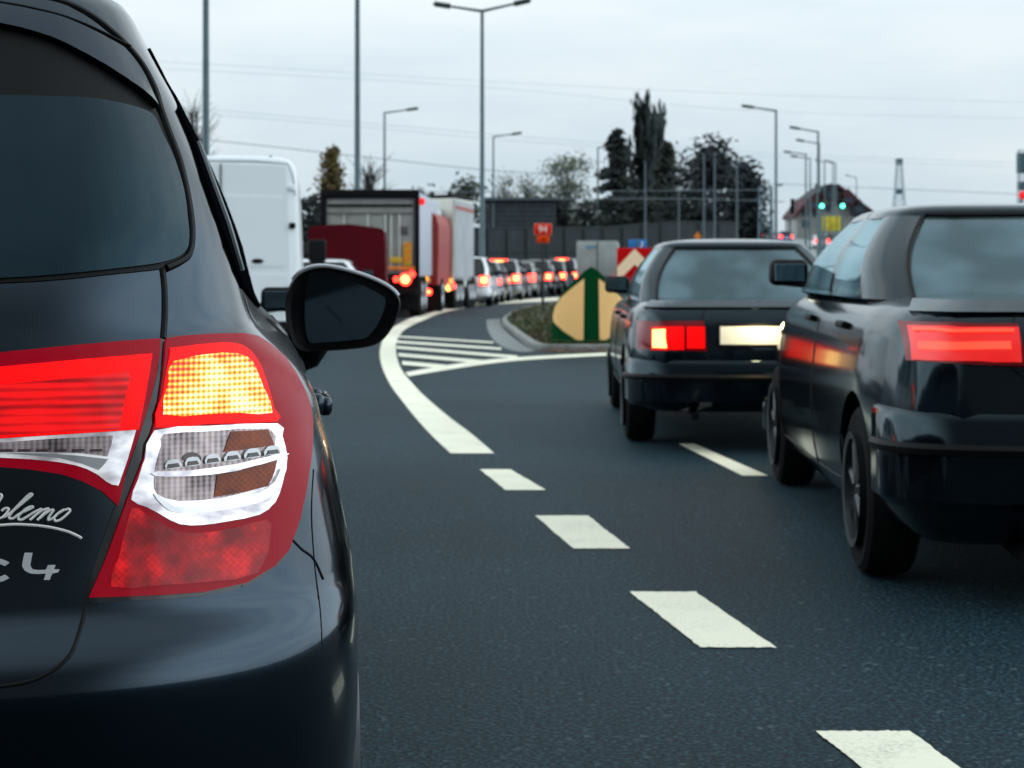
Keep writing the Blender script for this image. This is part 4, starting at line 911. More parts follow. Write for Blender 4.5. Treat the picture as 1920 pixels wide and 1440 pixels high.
lampdisc('turn_signal', (.24, -.06, .93), .11, AMBER, t2); lampdisc('turn_signal', (.36, -.06, .88), .08, AMBER, t2)
lampdisc('tail_lamp', (.22, -.10, .30), .15, REDHOT, t2); lampdisc('tail_lamp', (.46, -.10, .54), .09, REDHOT, t2); lampdisc('lamp_core', (.46, -.13, .54), .04, LAMPCORE, t2)
bx('underrun_bar', (0, .1, .62), (1.5, .2, .16), FRAMEB, t2, .02); b = bmesh.new(); box(b, (0, .4, .36), (1.5, .1, .60), .02); mk('mud_flaps', b, FRAMEB, t2)
lorry_wheels(t2, (1.2, 5.2), .72, .46)
# tall pale box lorry seen from its rear corner
t3 = thing('lorry', 'tall cream and grey box lorry seen at an angle with an amber lit number plate', 'lorry', (wx(850, 50), 50, 0), R(26))
zt3 = wz(371, 50); zb3 = wz(541, 50)
def q3(px, py, D): return P(px, py, D)
M3 = mats4(t3).inverted()
L3 = [M3 @ Vector((wx(791, 50.6), 50.6, 0)), M3 @ Vector((wx(850, 50), 50, 0)), M3 @ Vector((wx(888, 52.6), 52.6, 0)), M3 @ Vector((wx(824, 53.3), 53.3, 0))]
b = bmesh.new(); prism(b, [Vector((p.x, p.y, zb3)) for p in L3], (0, 0, zt3 - zb3)); bmesh.ops.bevel(b, geom=list(b.edges), offset=.03, segments=2, affect='EDGES'); mk('cargo_box', b, mat('box_cream', (.62, .62, .55), .55, var=(.9, .15)), t3)
sd = (L3[2] - L3[1]); so_ = Vector((sd.y, -sd.x, 0)).normalized() * .02
b = bmesh.new(); prism(b, [Vector((L3[1] + sd * a + so_).to_tuple()[:2] + (z,)) for a, z in ((.04, zb3 + .25), (.98, zb3 + .20), (.98, zt3 - .12), (.04, zt3 - .04))], -so_ * .8); mk('side_curtain', b, GREYSIDE, t3)
b = bmesh.new(); prism(b, [Vector((L3[1] + sd * a + so_ * 1.5).to_tuple()[:2] + (z,)) for a, z in ((.08, zt3 - .20), (.95, zt3 - .26), (.95, zt3 - .36), (.08, zt3 - .30))], -so_ * .5); mk('side_stripe', b, mat('stripe_red', (.35, .08, .05), .6), t3)
b = bmesh.new()
for z, h in ((zt3 + .04, .06),): 
    prism(b, [Vector((p.x, p.y, z)) for p in L3], (0, 0, h))
mk('roof_edge', b, FRAMEB, t3)
b = bmesh.new(); ins = [c + (sum(L3, Vector()) / 4 - c) * .08 for c in L3]
prism(b, [Vector((p.x, p.y, .32)) for p in ins], (0, 0, zb3 - .34)); mk('underbody', b, FRAMEB, t3)
rd = (L3[1] - L3[0]); rn = Vector((rd.y, -rd.x, 0)).normalized()
def onrear(a, z, d=.05): p = L3[0] + rd * a + rn * d; return Vector((p.x, p.y, z))
b = bmesh.new(); prism(b, [onrear(a, z, .06) for a, z in ((.52, .50), (.98, .50), (.98, .86), (.56, .86))], -rn * .03); mk('number_plate', b, mat('amber_plate', (.8, .45, .1), .5, emit=(1, .50, .08), es=1.5), t3)
lampdisc('tail_lamp', onrear(.92, .60, .12), .09, LAMPCORE, t3); lampdisc('tail_lamp', onrear(1.02, .66, .08), .10, REDHOT, t3); lampdisc('tail_lamp', onrear(.10, .60, .08), .10, REDHOT, t3)
b = bmesh.new(); prism(b, [onrear(a, z, .05) for a, z in ((.62, .28), (.92, .28), (.95, .44), (.60, .44))], -rn * .02); mk('reflector_plate', b, mat('reflector_orange', (.4, .12, .02), .5), t3)
for a in (.15, .35, .78, .95):
    p = L3[1] + sd * a - so_ * 6; b = bmesh.new(); lathe(b, (0, 0, 0), [(.46, -.14), (.46, .14)], 'x', 22); w_ = mk('wheel', b, RUBBER, t3); w_.location = (p.x, p.y, .46); w_.rotation_euler = (0, 0, math.atan2(so_.y, so_.x))
    b = bmesh.new(); lathe(b, (.12, 0, 0), [(.25, -.03), (.22, .05), (.05, .03)], 'x', 14); r_ = mk('rim', b, ALLOY, w_)
for a in (.2, .75): bx('roof_lamp', onrear(a, zt3 + .14, -.2), (.10, .10, .12), FRAMEB, t3, .02)
p = onrear(.16, 1.15, .04); bx('side_mirror', p, (.14, .05, .28), FRAMEB, t3, .02, rz=math.atan2(rd.y, rd.x))
# grey box trailer behind the island
t4 = thing('box_truck', 'small pale grey box truck behind the green pillar on the island', 'truck', (wx(1120, 74), 74, 0), R(-4))
z4 = wz(452, 74)
b = bmesh.new(); box(b, (0, 2.2, (z4 + .8) / 2), (1.72, 4.4, z4 - .8), .05); mk('cargo_box', b, mat('box_grey', (.30, .32, .31), .6, var=(1.5, .2)), t4)
bx('door_logo', (-.25, -.01, wz(463, 74)), (.45, .02, .13), mat('logo_blue', (.12, .26, .34), .6), t4, .003); bx('door_gap', (0, -.012, 1.6), (.02, .02, 1.4), FRAMEB, t4)
bx('chassis', (0, 2.2, .6), (1.3, 4.6, .3), FRAMEB, t4, .03); bx('cab', (0, 5.2, 1.3), (1.7, 1.4, 1.5), WHITE, t4, .12, seg=3); lorry_wheels(t4, (1.0, 4.9), .85, .36)
for s in (-1, 1): lampdisc('tail_lamp', (s * .7, -.05, .72), .07, REDHOT, t4)
# ------------------------------------------------------------------ queue of cars
QG = 'cars queueing in the left lane'
def far(p0, **kw):
    d = dict(p0); d.update(kw); d['detail'] = 0; d['glass'] = DARKGLASS; return d
def brk(core=True, amber=False):
    return [(.05, .95, .05, .95, REDHOT)] + ([(.2, .8, .25, .75, LAMPCORE)] if core else [])
def fc(edge, D, rz, label, paint, **kw):
    px = edge - .86 * F / D
    k = dict(H=1.42, lamp_z=(.62, .96), lamp_x=(.52, .80), cells=brk(), paint=paint, bumper=paint); k.update(kw)
    return car('hatchback_car' if k.get('rw0', .1) < .5 else 'sedan_car', label, QG, (wx(px, D), D + k.get('L', 4.1) / 2, 0), R(rz), far(HATCH, **k))
WHP = mat('white_car_paint', (.72, .73, .75), .3, coat=.7); DKP = mat('dark_car_paint', (.03, .03, .04), .25, .3, coat=1); SVP = mat('silver_car_paint', (.16, .16, .17), .3, .4, coat=1); BGP = mat('beige_car_paint', (.12, .11, .095), .35, .3, coat=1)
APL = mat('amber_lit_plate', (.8, .5, .2), .5, emit=(1, .50, .10), es=1.3)
car('hatchback_car', 'white car with its roof just above the wing mirror, in front of the red trailer', QG, (wx(574, 30.5), 30.5 + 2.05, 0), R(3), far(HATCH, L=3.8, paint=WHP, bumper=WHP, W=1.66, H=1.33, cells=brk(False), lamp_z=(1.0, 1.14), lamp_x=(.56, .74), belt=1.0, boot=1.02))
fc(928, 53.5, -4, 'white estate car right beside the tall box lorry, first of the queue', WHP, W=1.75, H=1.50, plate=APL, plate_z=.62)
fc(953, 58, -5, 'dark car second in the queue, tucked between white and silver cars', DKP, H=1.38, cells=brk(False), plate=APL, lamp_z=(.60, .8))
fc(989, 62.5, -6, 'silver hatchback with a wide lit brake lamp on its roof edge', SVP, H=1.46, hml=1)
fc(1019, 67.5, -7, 'beige car with an amber lit number plate, behind the silver hatchback', BGP, H=1.38, cells=brk(False), plate=APL, plate_z=.60, L=4.4)
fc(1050, 73, -8, 'dark car with bright round brake lamps left of the green pillar', DKP, H=1.48)
fc(1076, 79, -9, 'dark red-lit car partly behind the green pillar', DKP, H=1.48)
fc(1098, 85, -10, 'grey car farthest in the queue with a lamp glowing on its roof', SVP, H=1.60, hml=1)
# ------------------------------------------------------------------ cars on the far rising road
FG = 'small cars on the far rising road'
def ramp_z(D): return interp(D, [112, 135, 165, 200, 240, 300], [-.05, .8, 2.0, 3.7, 5.3, 6.8])
for px, D, col, lab in ((1408, 205, DKP, 'distant dark car with one red lamp, farthest to the left on the rising road'), (1436, 212, SVP, 'distant silver car second from the left on the rising road'), (1473, 208, mat('blue_car_paint', (.03, .08, .25), .3, coat=1), 'distant blue car between the lamp posts on the rising road'), (1541, 190, WHP, 'distant white car below the yellow board'), (1560, 196, DKP, 'distant dark car right of the white one below the yellow board'), (1585, 186, SVP, 'distant silver car nearest the right on the rising road')):
    o, _ = car('hatchback_car', lab, FG, (wx(px, D), D + 2, ramp_z(D) - .05), R(3), far(HATCH, paint=col, bumper=col, cells=[(.0, 1, .0, 1, REDHOT)], lamp_z=(.6, .95), lamp_x=(.45, .80)))
# ------------------------------------------------------------------ signs
YEL = mat('pale_reflective', (1.0, .60, .24), .6, spec=.1)
GRN = mat('sign_green', (.001, .050, .014), .6, spec=.05)
SD = 26.2
sp = thing('guide_pillar', 'rounded green pillar with a pale orange face split by a green up arrow, on the island', 'traffic sign', (wx(1107, SD), SD, .10), 0)
def lp(px, py): return (px - 1107) / F * SD, wz(py, SD) - .10
RAD = .62
def bulge(x): return -RAD * (math.sqrt(max(0.02, 1 - (x / RAD) ** 2)) - 0.1) * .62     # curved front face
def shell(name, poly, off, m, th, step=.03):
    pts = []
    L = len(poly)
    for i in range(L):
        a, b = poly[i], poly[(i + 1) % L]; n = max(1, int(math.hypot(b[0] - a[0], b[1] - a[1]) / step + .5))
        for k in range(n): pts.append(Vector((a[0] + (b[0] - a[0]) * k / n, a[1] + (b[1] - a[1]) * k / n)))
    nb = len(pts); ring = [(p.x, p.y) for p in pts]; x0, x1 = min(p[0] for p in ring), max(p[0] for p in ring); y0, y1 = min(p[1] for p in ring), max(p[1] for p in ring)
    x = x0 + step / 2
    while x < x1:
        y = y0 + step / 2
        while y < y1:
            if inside((x, y), ring) and min((x - q[0]) ** 2 + (y - q[1]) ** 2 for q in ring) > (step * .4) ** 2: pts.append(Vector((x, y)))
            y += step
        x += step
    vs, es, fs, *_ = delaunay_2d_cdt(pts, [(i, (i + 1) % nb) for i in range(nb)], [list(range(nb))], 1, 1e-6)
    bm = bmesh.new(); a = [bm.verts.new((v.x, bulge(v.x) - off, v.y)) for v in vs]; 
    for f in fs: bm.faces.new([a[i] for i in f])
    bm.normal_update()
    r = bmesh.ops.extrude_face_region(bm, geom=list(bm.faces)); bmesh.ops.translate(bm, verts=[g for g in r['geom'] if isinstance(g, bmesh.types.BMVert)], vec=(0, th, 0))
    bmesh.ops.recalc_face_normals(bm, faces=bm.faces)
    return mk(name, bm, m, sp)
grn = [lp(*q) for q in ((1033, 652), (1033, 603), (1036, 585), (1044, 565), (1056, 546), (1074, 527), (1095, 507), (1107, 500), (1119, 507), (1140, 527), (1158, 546), (1170, 565), (1178, 585), (1181, 603), (1181, 652))]
shell('green_face', grn, 0, GRN, .06)
for s in (-1, 1):
    q = [(1093.5, 522), (1069, 541), (1051, 557), (1040, 575), (1036, 592), (1037, 602), (1042, 608), (1057, 621), (1077, 634), (1092, 642)]
    shell('pale_panel', [lp(u if s == -1 else 2214 - u, v) for u, v in q], .012, YEL, .008)
b = bmesh.new(); box(b, (0, -.1, .0), (1.18, .55, .06), .02); mk('base', b, GRN, sp)
for s in (-1, 1):
    b = bmesh.new(); tube(b, [(s * .3, .02, -.1), (s * .3, .02, .9)], .03); mk('post', b, GALV, sp)
# chevron board with a small blue sign above it
CD = 33.0
cb = thing('chevron_board', 'red board with a pale chevron pointing up, partly behind the saloon', 'traffic sign', (wx(1190, CD), CD, 0), 0)
w = .33; z0, z1 = wz(548, CD), wz(465, CD)
REDS = mat('sign_red', (.50, .003, .004), .6, spec=.05); 
b = bmesh.new(); box(b, (0, 0, (z0 + z1) / 2), (2 * w, .03, z1 - z0), .012); mk('board', b, REDS, cb)
for dz in (0, -.56):
    m = z1 - .015 + dz; lo = lambda v: max(v, z0 + .01)
    pl = [(0, m), (w - .006, m - .34), (w - .006, m - .64), (0, m - .30), (-w + .006, m - .64), (-w + .006, m - .34)]
    pl = [(x, lo(z)) for x, z in pl]
    for s in (-1, 1):
        hp_ = [(0, m), (s * (w - .006), m - .34), (s * (w - .006), m - .62), (0, m - .29)]; hp_ = [(x, lo(z)) for x, z in hp_]
        if hp_[1][1] - hp_[2][1] < .005 and hp_[0][1] - hp_[3][1] < .02: continue
        b = bmesh.new(); prism(b, [Vector((x, -.022, z)) for x, z in hp_], (0, .006, 0)); bmesh.ops.remove_doubles(b, verts=b.verts, dist=.0005); mk('chevron', b, mat('sign_pale', (1.0, .74, .50), .6, spec=.1), cb)
b = bmesh.new(); tube(b, [(.05, .04, -.0), (.05, .04, wz(448, CD))], .03); mk('post', b, GALV, cb)
bs = thing('blue_sign', 'small blue sign plate with a white mark above the chevron board', 'traffic sign', (wx(1196, CD), CD + .08, wz(466, CD)), 0)
b = bmesh.new(); box(b, (0, -.05, .085), (.34, .02, .165), .008); mk('plate', b, mat('sign_blue', (.015, .16, .48), .4), bs)
b = bmesh.new(); tube(b, [(.05, -.066, .02), (.07, -.066, .05), (.10, -.066, .07), (.075, -.066, .10), (.09, -.066, .13)], .012, 6); mk('white_mark', b, mat('sign_white', (.8, .8, .8), .5), bs)
b = bmesh.new(); tube(b, [(-.01, .0, -.3), (-.01, .0, .16)], .025); mk('bracket', b, GALV, bs)
# red 94 road number sign
ND = 46.5
ns = thing('road_number_sign', 'red road number sign reading 94 with a small orange plate beneath', 'traffic sign', (wx(1018, ND), ND, 0), 0)
SR = mat('number_red', (.80, .012, .006), .6, spec=.05); SW = mat('sign_white_dull', (.80, .62, .55), .5)
def zN(py): return wz(py, ND)
b = bmesh.new(); box(b, (0, 0, (zN(419) + zN(441)) / 2), (.46, .02, zN(419) - zN(441)), .008); mk('border', b, mat('number_border', (.75, .18, .10), .5), ns)
b = bmesh.new(); box(b, (0, -.012, (zN(419) + zN(441)) / 2), (.42, .012, zN(419) - zN(441) - .045), .004); mk('number_plate', b, SR, ns)
b = bmesh.new(); box(b, (.005, 0, (zN(442) + zN(455)) / 2), (.33, .02, zN(442) - zN(455)), .008); mk('lower_plate', b, mat('lower_orange', (.85, .06, .004), .6, spec=.05), ns)
b = bmesh.new(); prism(b, [Vector((x, -.016, zN(449) + z)) for x, z in ((-.05, -.03), (.05, -.015), (.055, .03), (.02, .025), (-.03, .0))], (0, .004, 0)); mk('dark_symbol', b, FRAMEB, ns)
cu = bpy.data.curves.new('numerals', 'FONT'); cu.body = '94'; cu.size = .24; cu.align_x = 'CENTER'; cu.align_y = 'CENTER'; cu.extrude = .003; cu.offset = .008
to = bpy.data.objects.new('numerals', cu); COL.objects.link(to); to.rotation_euler = (R(90), 0, 0); bpy.context.view_layer.update()
me = evaluated(to); me.transform(Matrix.Translation((0, -.022, (zN(419) + zN(441)) / 2)) @ Matrix.Rotation(R(90), 4, 'X')); bpy.data.objects.remove(to); me.materials.clear(); me.materials.append(SW); to = bpy.data.objects.new('numerals', me); COL.objects.link(to); to.parent = ns
b = bmesh.new(); tube(b, [(0, .03, -.05), (0, .03, zN(420))], .035); mk('post', b, mat('dark_post', (.02, .02, .022), .6), ns)
# orange roadworks sign far right of the barrier
os_ = thing('warning_sign', 'tiny orange warning sign on a post before the dark barrier, above the saloon roof', 'traffic sign', (wx(1308, 70), 70, 0), 0)
z = wz(442, 70); b = bmesh.new(); prism(b, [Vector((x, 0, z + dz)) for x, dz in ((-.16, -.02), (0, -.18), (.16, -.02), (.10, .02), (0, .18), (-.10, .02))], (0, .03, 0)); mk('plate', b, ORNG, os_)
bx('lower_plate', (0, .01, z - .30), (.22, .03, .20), ORNG, os_, .01); b = bmesh.new(); tube(b, [(0, .04, -.05), (0, .04, z)], .03); mk('post', b, GALV, os_)
# ------------------------------------------------------------------ street lamps
def lamp(px, topy, D, arms, label, r0=.085, z0=0.0, group='street lamps'):
    t = thing('street_lamp', label, 'street lamp', (wx(px, D), D, z0), 0, group); zt = wz(topy, D) - z0
    b = bmesh.new(); tube(b, [(0, 0, -.1), (0, 0, 1.2), (0, 0, 1.25), (0, 0, zt)], [r0 * 1.25, r0 * 1.2, r0, r0 * .62], 12); mk('pole', b, GALV, t)
    for ex, ey in arms:
        e = Vector((wx(ex, D) - wx(px, D), -.0, wz(ey, D) - z0)); s0 = Vector((0, 0, zt - .05)); d = e - s0; hl = min(.85, d.length * .38)
        q = e - d.normalized() * hl
        b = bmesh.new(); tube(b, [s0, q], [r0 * .55, r0 * .42], 8); a = mk('arm', b, GALV, t)
        b = bmesh.new(); M = Matrix.Translation((q + e) / 2) @ d.to_track_quat('X', 'Z').to_matrix().to_4x4() @ Matrix.Diagonal((hl, .30, .15, 1)); r = bmesh.ops.create_cube(b, size=1, matrix=M)
        bmesh.ops.bevel(b, geom=list(b.edges), offset=.05, segments=3, affect='EDGES'); mk('lamp_head', b, mat('lamp_head', (.04, .06, .055), .5), t)
lamp(386, -320, 40, [(250, -340), (520, -345)], 'thick lamp post rising behind the white van, its head out of the picture', .092)
lamp(670, -230, 48, [(550, -246), (790, -252)], 'tall lamp post behind the grey-doored lorry, its head out of the picture', .092)
lamp(904, 18, 57, [(812, 7), (996, 0)], 'tall double-armed lamp post behind the box lorry', .09)
lamp(721, 210, 101, [(785, 203)], 'single-armed lamp post between the two tallest posts, arm pointing right', .09)
lamp(925, 255, 119, [(979, 249)], 'single-armed lamp post just right of the double-armed one', .09)
lamp(1121, 276, 131, [(1150, 272)], 'faint lamp post beside the spruce, its arm against the tree', .09)
lamp(1455, 206, 99, [(1390, 198)], 'single-armed lamp post right of the dark trees, arm pointing left', .10)
lamp(1534, 246, 112, [(1480, 238)], 'lamp post in front of the red-roofed house, higher of its two arms', .10)
lamp(1536, 268, 126, [(1492, 262)], 'lamp post in front of the red-roofed house, lower of its two arms', .09, .6)
lamp(1511, 288, 139, [(1469, 284)], 'small lamp post left of the red-roofed house, arm pointing left', .09, .8)
lamp(1519, 296, 150, [(1482, 292)], 'thin lamp post close behind the small one left of the house', .09, 1.2)
lamp(1546, 303, 165, [(1528, 300)], 'thin far lamp post above the house roof, left of a close pair', .09, 2)
lamp(1562, 303, 172, [(1546, 301)], 'left one of the close pair of far lamp posts above the house', .09, 2.2)
lamp(1567, 306, 178, [(1553, 304)], 'right one of the close pair of far lamp posts above the house', .09, 2.4)
lamp(1606, 333, 260, [(1585, 328)], 'very faint curved lamp post right of the house roof', .10, 5.5)
# slender posts along the barrier
for i, (px, ty, D, lab) in enumerate(((1210, 305, 84, 'slender grey post against the poplar'), (1273, 350, 84, 'slender grey post right of the poplar'), (1320, 290, 76, 'slender grey post, left of the pair against the dark pine'), (1340, 292, 76, 'slender grey post, right of the pair against the dark pine'), (1382, 306, 78, 'slender grey post at the right end of the dark barrier'))):
    t = thing('post', lab, 'post', (wx(px, D), D, 0), 0, 'slender posts at the barrier'); b = bmesh.new(); tube(b, [(0, 0, -.1), (0, 0, .3), (0, 0, .32), (0, 0, wz(ty, D))], [.08, .08, .05, .035], 8); mk('shaft', b, mat('pale_steel', (.075, .11, .125), .6, .2), t); bx('cap', (0, 0, wz(ty, D) + .03), (.16, .16, .06), GALV, t, .01)
# ------------------------------------------------------------------ noise barrier
BD0, BD1 = 72.0, 80.0
nb = thing('noise_barrier', 'long dark ribbed noise barrier behind the queue of cars', 'noise barrier', (0, 0, 0), 0)
BPANEL = bpy.data.materials.new('barrier_panel'); BPANEL.use_nodes = True; t = BPANEL.node_tree; bb = t.nodes['Principled BSDF']
c = N(t, 'ShaderNodeTexCoord'); sxx = N(t, 'ShaderNodeSeparateXYZ'); t.links.new(c.outputs['Object'], sxx.inputs[0])
wv = N(t, 'ShaderNodeMath', operation='MULTIPLY'); wv.inputs[1].default_value = 26; t.links.new(sxx.outputs['X'], wv.inputs[0]); sn = N(t, 'ShaderNodeMath', operation='SINE'); t.links.new(wv.outputs[0], sn.inputs[0])
rr_ = N(t, 'ShaderNodeMapRange'); rr_.inputs[1].default_value = -1; rr_.inputs[3].default_value = .7; rr_.inputs[4].default_value = 1.3; t.links.new(sn.outputs[0], rr_.inputs[0])
nz_ = N(t, 'ShaderNodeTexNoise', Scale=1.2, Detail=4.0); t.links.new(c.outputs['Object'], nz_.inputs['Vector'])
mx_ = N(t, 'ShaderNodeMath', operation='MULTIPLY'); t.links.new(rr_.outputs[0], mx_.inputs[0]); t.links.new(nz_.outputs[0], mx_.inputs[1])
vm = N(t, 'ShaderNodeMix', data_type='RGBA'); vm.inputs[6].default_value = (.006, .009, .011, 1); vm.inputs[7].default_value = (.032, .042, .050, 1); t.links.new(mx_.outputs[0], vm.inputs[0]); t.links.new(vm.outputs[2], bb.inputs['Base Color']); bb.inputs['Roughness'].default_value = .7
BRAIL = mat('barrier_rail', (.022, .030, .034), .7)
def bary(px): return interp(px, [700, 905, 1385], [96, 98, 106])
xs = [wx(px, bary(px)) for px in range(700, 1386, 36)]
pxs = list(range(700, 1386, 36))
for i in range(len(pxs) - 1):
    a, c_ = pxs[i], pxs[i + 1]; Da, Dc = bary(a), bary(c_); ya = interp(a, [905, 1140, 1200, 1290, 1385], [428, 427, 421, 416, 418]); yc = interp(c_, [905, 1140, 1200, 1290, 1385], [428, 427, 421, 416, 418])
    b = bmesh.new(); pa, pc = Vector((wx(a, Da), Da, 0)), Vector((wx(c_, Dc), Dc, 0)); zm_a, zm_c = wz(473, Da), wz(473, Dc)
    prism(b, [pa + Vector((0, 0, -.1)), pc + Vector((0, 0, -.1)), pc + Vector((0, 0, wz(yc, Dc))), pa + Vector((0, 0, wz(ya, Da)))], (0, .14, 0)); mk('panel', b, BPANEL, nb)
    b = bmesh.new(); tube(b, [pa + Vector((0, -.0, wz(ya, Da))), pc + Vector((0, -.0, wz(yc, Dc)))], .05, 6); tube(b, [pa + Vector((0, -.02, zm_a)), pc + Vector((0, -.02, zm_c))], .035, 6); mk('rail', b, BRAIL, nb)
    b = bmesh.new(); box(b, pa + Vector((0, -.02, wz(ya, Da) / 2)), (.12, .16, wz(ya, Da) + .1), .01); mk('post', b, BRAIL, nb)
# ------------------------------------------------------------------ dark building behind the barrier
DB = 119.0
hd_ = thing('building', 'low dark wooden building with a flat roof behind the noise barrier', 'building', (wx(975, DB), DB, 0), 0)
hwid = wx(1042, DB) - wx(975, DB); zt_ = wz(376, DB)
b = bmesh.new(); box(b, (0, 3, zt_ / 2), (hwid * 2, 6, zt_), .02); mk('wall', b, mat('dark_boards', (.028, .036, .046), .8, var=(1.5, .4)), hd_)
bx('roof', (0, 3, zt_ + .1), (hwid * 2 + .5, 6.6, .22), mat('dark_roof', (.02, .026, .032), .7), hd_, .03)
for k in range(5): bx('cladding_board', (0, -.03, zt_ - .35 - .32 * k), (hwid * 2, .05, .07), mat('board_edge', (.035, .042, .052), .7), hd_, .008)
for x in (-1.2, .5): bx('window', (x, -.03, 2.6), (.9, .05, .7), DARKGLASS, hd_, .01)
# ------------------------------------------------------------------ red-roofed house and yellow board
HD_ = 232.0
ho = thing('house', 'wide house with a dark red steep roof and dormers, far right', 'house', (wx(1562, HD_), HD_, 0), 0)
def hx(px): return wx(px, HD_) - wx(1562, HD_)
BR = mat('roof_red', (.055, .008, .012), .8, var=(.5, .35)); BRD = mat('roof_dark', (.012, .014, .022), .7, var=(.5, .3)); HWALL = mat('house_wall', (.22, .22, .21), .8, var=(.4, .2))
wl = [(hx(1494), -1), (hx(1634), -1), (hx(1634), wz(402, HD_)), (hx(1604), wz(380, HD_)), (hx(1572), wz(356, HD_)), (hx(1548), wz(356, HD_)), (hx(1516), wz(378, HD_)), (hx(1494), wz(404, HD_))]
b = bmesh.new(); prism(b, [Vector((x, 0, z)) for x, z in wl], (0, 10, 0)); mk('wall', b, HWALL, ho)
def roofslab(p0, p1, m, th=.5):
    a, c_ = Vector((hx(p0[0]), -.6, wz(p0[1], HD_))), Vector((hx(p1[0]), -.6, wz(p1[1], HD_))); b = bmesh.new(); prism(b, [a, c_, c_ + Vector((0, 0, th)), a + Vector((0, 0, th))], (0, 11.2, 0)); mk('roof', b, m, ho)
roofslab((1490, 409), (1517, 377), BR); roofslab((1517, 377), (1549, 353), BRD); roofslab((1549, 353), (1571, 352), BRD, .4); roofslab((1571, 352), (1606, 380), BR); roofslab((1606, 380), (1636, 402), BR)
for px, py, w_, m_ in ((1526, 372, 1.1, BR), (1588, 362, 1.2, BR), (1556, 352, 1.0, BRD), (1608, 380, 1.0, BRD)):
    b = bmesh.new(); zz = wz(py, HD_); x = hx(px); prism(b, [Vector((x - w_, -1.0, zz - 1.6)), Vector((x + w_, -1.0, zz - 1.6)), Vector((x + w_, -1.0, zz - .6)), Vector((x, -1.0, zz + .55)), Vector((x - w_, -1.0, zz - .6))], (0, 3, 0)); d_ = mk('dormer', b, m_, ho); bx('pane', (x, -1.04, zz - .95), (w_ * .9, .06, .7), mat('house_glass', (.04, .06, .09), .1), d_)
for px, py in ((1510, 398), (1530, 400), (1552, 390), (1605, 400), (1622, 408), (1510, 420), (1610, 425)): bx('window', (hx(px), -.05, wz(py, HD_)), (.8, .12, .95), mat('house_glass', (.04, .06, .09), .1), ho, .02)
bx('chimney', (hx(1540), 3, wz(352, HD_)), (.5, .6, 1.4), BR, ho, .03)
yb_ = thing('advertising_board', 'yellow board in front of the red-roofed house', 'board', (wx(1557, 170), 170, 2.2), 0)
zz = wz(419, 170) - 2.2
bx('panel', (0, 0, zz), (2.0, .12, 1.4), mat('board_yellow', (.55, .45, .03), .6, var=(2.5, .25)), yb_, .02)
for k in range(3): bx('board_batten', (-.6 + .6 * k, -.08, zz), (.05, .05, 1.4), mat('batten', (.25, .22, .05), .7), yb_)
for x in (-.7, .7): b = bmesh.new(); tube(b, [(x, .1, -.6), (x, .1, zz)], .06, 6); mk('leg', b, GALV, yb_)
# ------------------------------------------------------------------ traffic lights
def signal(px, py, D, lit, label, faceaway=False, z0=0.0):
    t = thing('traffic_light', label, 'traffic light', (wx(px, D), D, z0), R(75) if faceaway else 0, 'traffic lights'); z = wz(py, D) - z0
    b = bmesh.new(); box(b, (0, 0, z + .33), (.34, .24, 1.0), .04); mk('housing', b, FRAMEB, t)
    for k, m_ in enumerate((mat('lens_off_red', (.05, .006, .006), .3), mat('lens_off_amber', (.05, .03, .005), .3), mat('lens_green', (.05, .5, .4), .3, emit=(.12, 1, .72), es=4.0) if lit else mat('lens_off_green', (.005, .04, .03), .3))):
        d = lampdisc('lens', (0, -.13, z + .66 - .33 * k), .145, m_, t); b = bmesh.new(); tube(b, [Vector((.15 * math.cos(a), -.24, z + .66 - .33 * k + .15 * math.sin(a))) for a in [i * math.pi / 8 for i in range(9)]], .02, 5); mk('visor', b, FRAMEB, d)
    b = bmesh.new(); tube(b, [(0, .16, -.3), (0, .16, z + .3)], .06, 8); mk('pole', b, GALV, t)
signal(1540, 386, 108, True, 'green traffic light on the lamp post, left of the two lit ones')
signal(1579, 386, 108, True, 'green traffic light standing free, right and brighter of the two lit ones')
signal(1486, 396, 118, False, 'dark traffic light seen from the side, left of the house', True)
rs = thing('signal_lamp', 'round red signal lamp above the cars at the foot of the lattice frame', 'traffic light', (wx(1407, 150), 150, 1.2), 0)
lampdisc('lens', (0, -.1, wz(428, 150) - 1.2), .24, REDHOT, rs); b = bmesh.new(); tube(b, [(0, 0, -.8), (0, 0, wz(428, 150) - 1.2)], .08, 6); box(b, (0, .05, wz(428, 150) - 1.2), (.5, .2, .5), .03); mk('housing', b, FRAMEB, rs)
# ------------------------------------------------------------------ lattice masts and power lines
def lattice(px, ty, D, w0, w1, label, name='pylon', z0=0.0, n=9, arms=(), red=None):
    t = thing(name, label, 'pylon', (wx(px, D), D, z0), 0); zt = wz(ty, D) - z0; b = bmesh.new(); r = .006 * w0 + .05
    lv = []
    for k in range(n + 1):
        f = k / n; w = w0 * (1 - f) ** 1.3 + w1 * (1 - (1 - f) ** 1.3); lv.append([Vector((sx * w / 2, sy * w / 2, f * zt)) for sx, sy in ((-1, -1), (1, -1), (1, 1), (-1, 1))])
    for j in range(4): tube(b, [l[j] for l in lv], r, 5)
    for a, c_ in zip(lv, lv[1:]):
        for j in range(4): tube(b, [a[j], c_[(j + 1) % 4]], r * .6, 4); tube(b, [a[(j + 1) % 4], c_[j]], r * .6, 4); tube(b, [c_[j], c_[(j + 1) % 4]], r * .6, 4)
    mk('lattice', b, mat('pylon_steel', (.16, .24, .28), .7), t)
    for f, wd, hh in arms:
        b = bmesh.new(); z = f * zt; box(b, (0, 0, z), (wd, wd * .6, hh), .1); mk('platform', b, mat('pylon_dark', (.05, .10, .12), .7), t)
    if red: lampdisc('warning_lamp', (0, -w1, zt * red), .5, REDLIT, t)
    return t
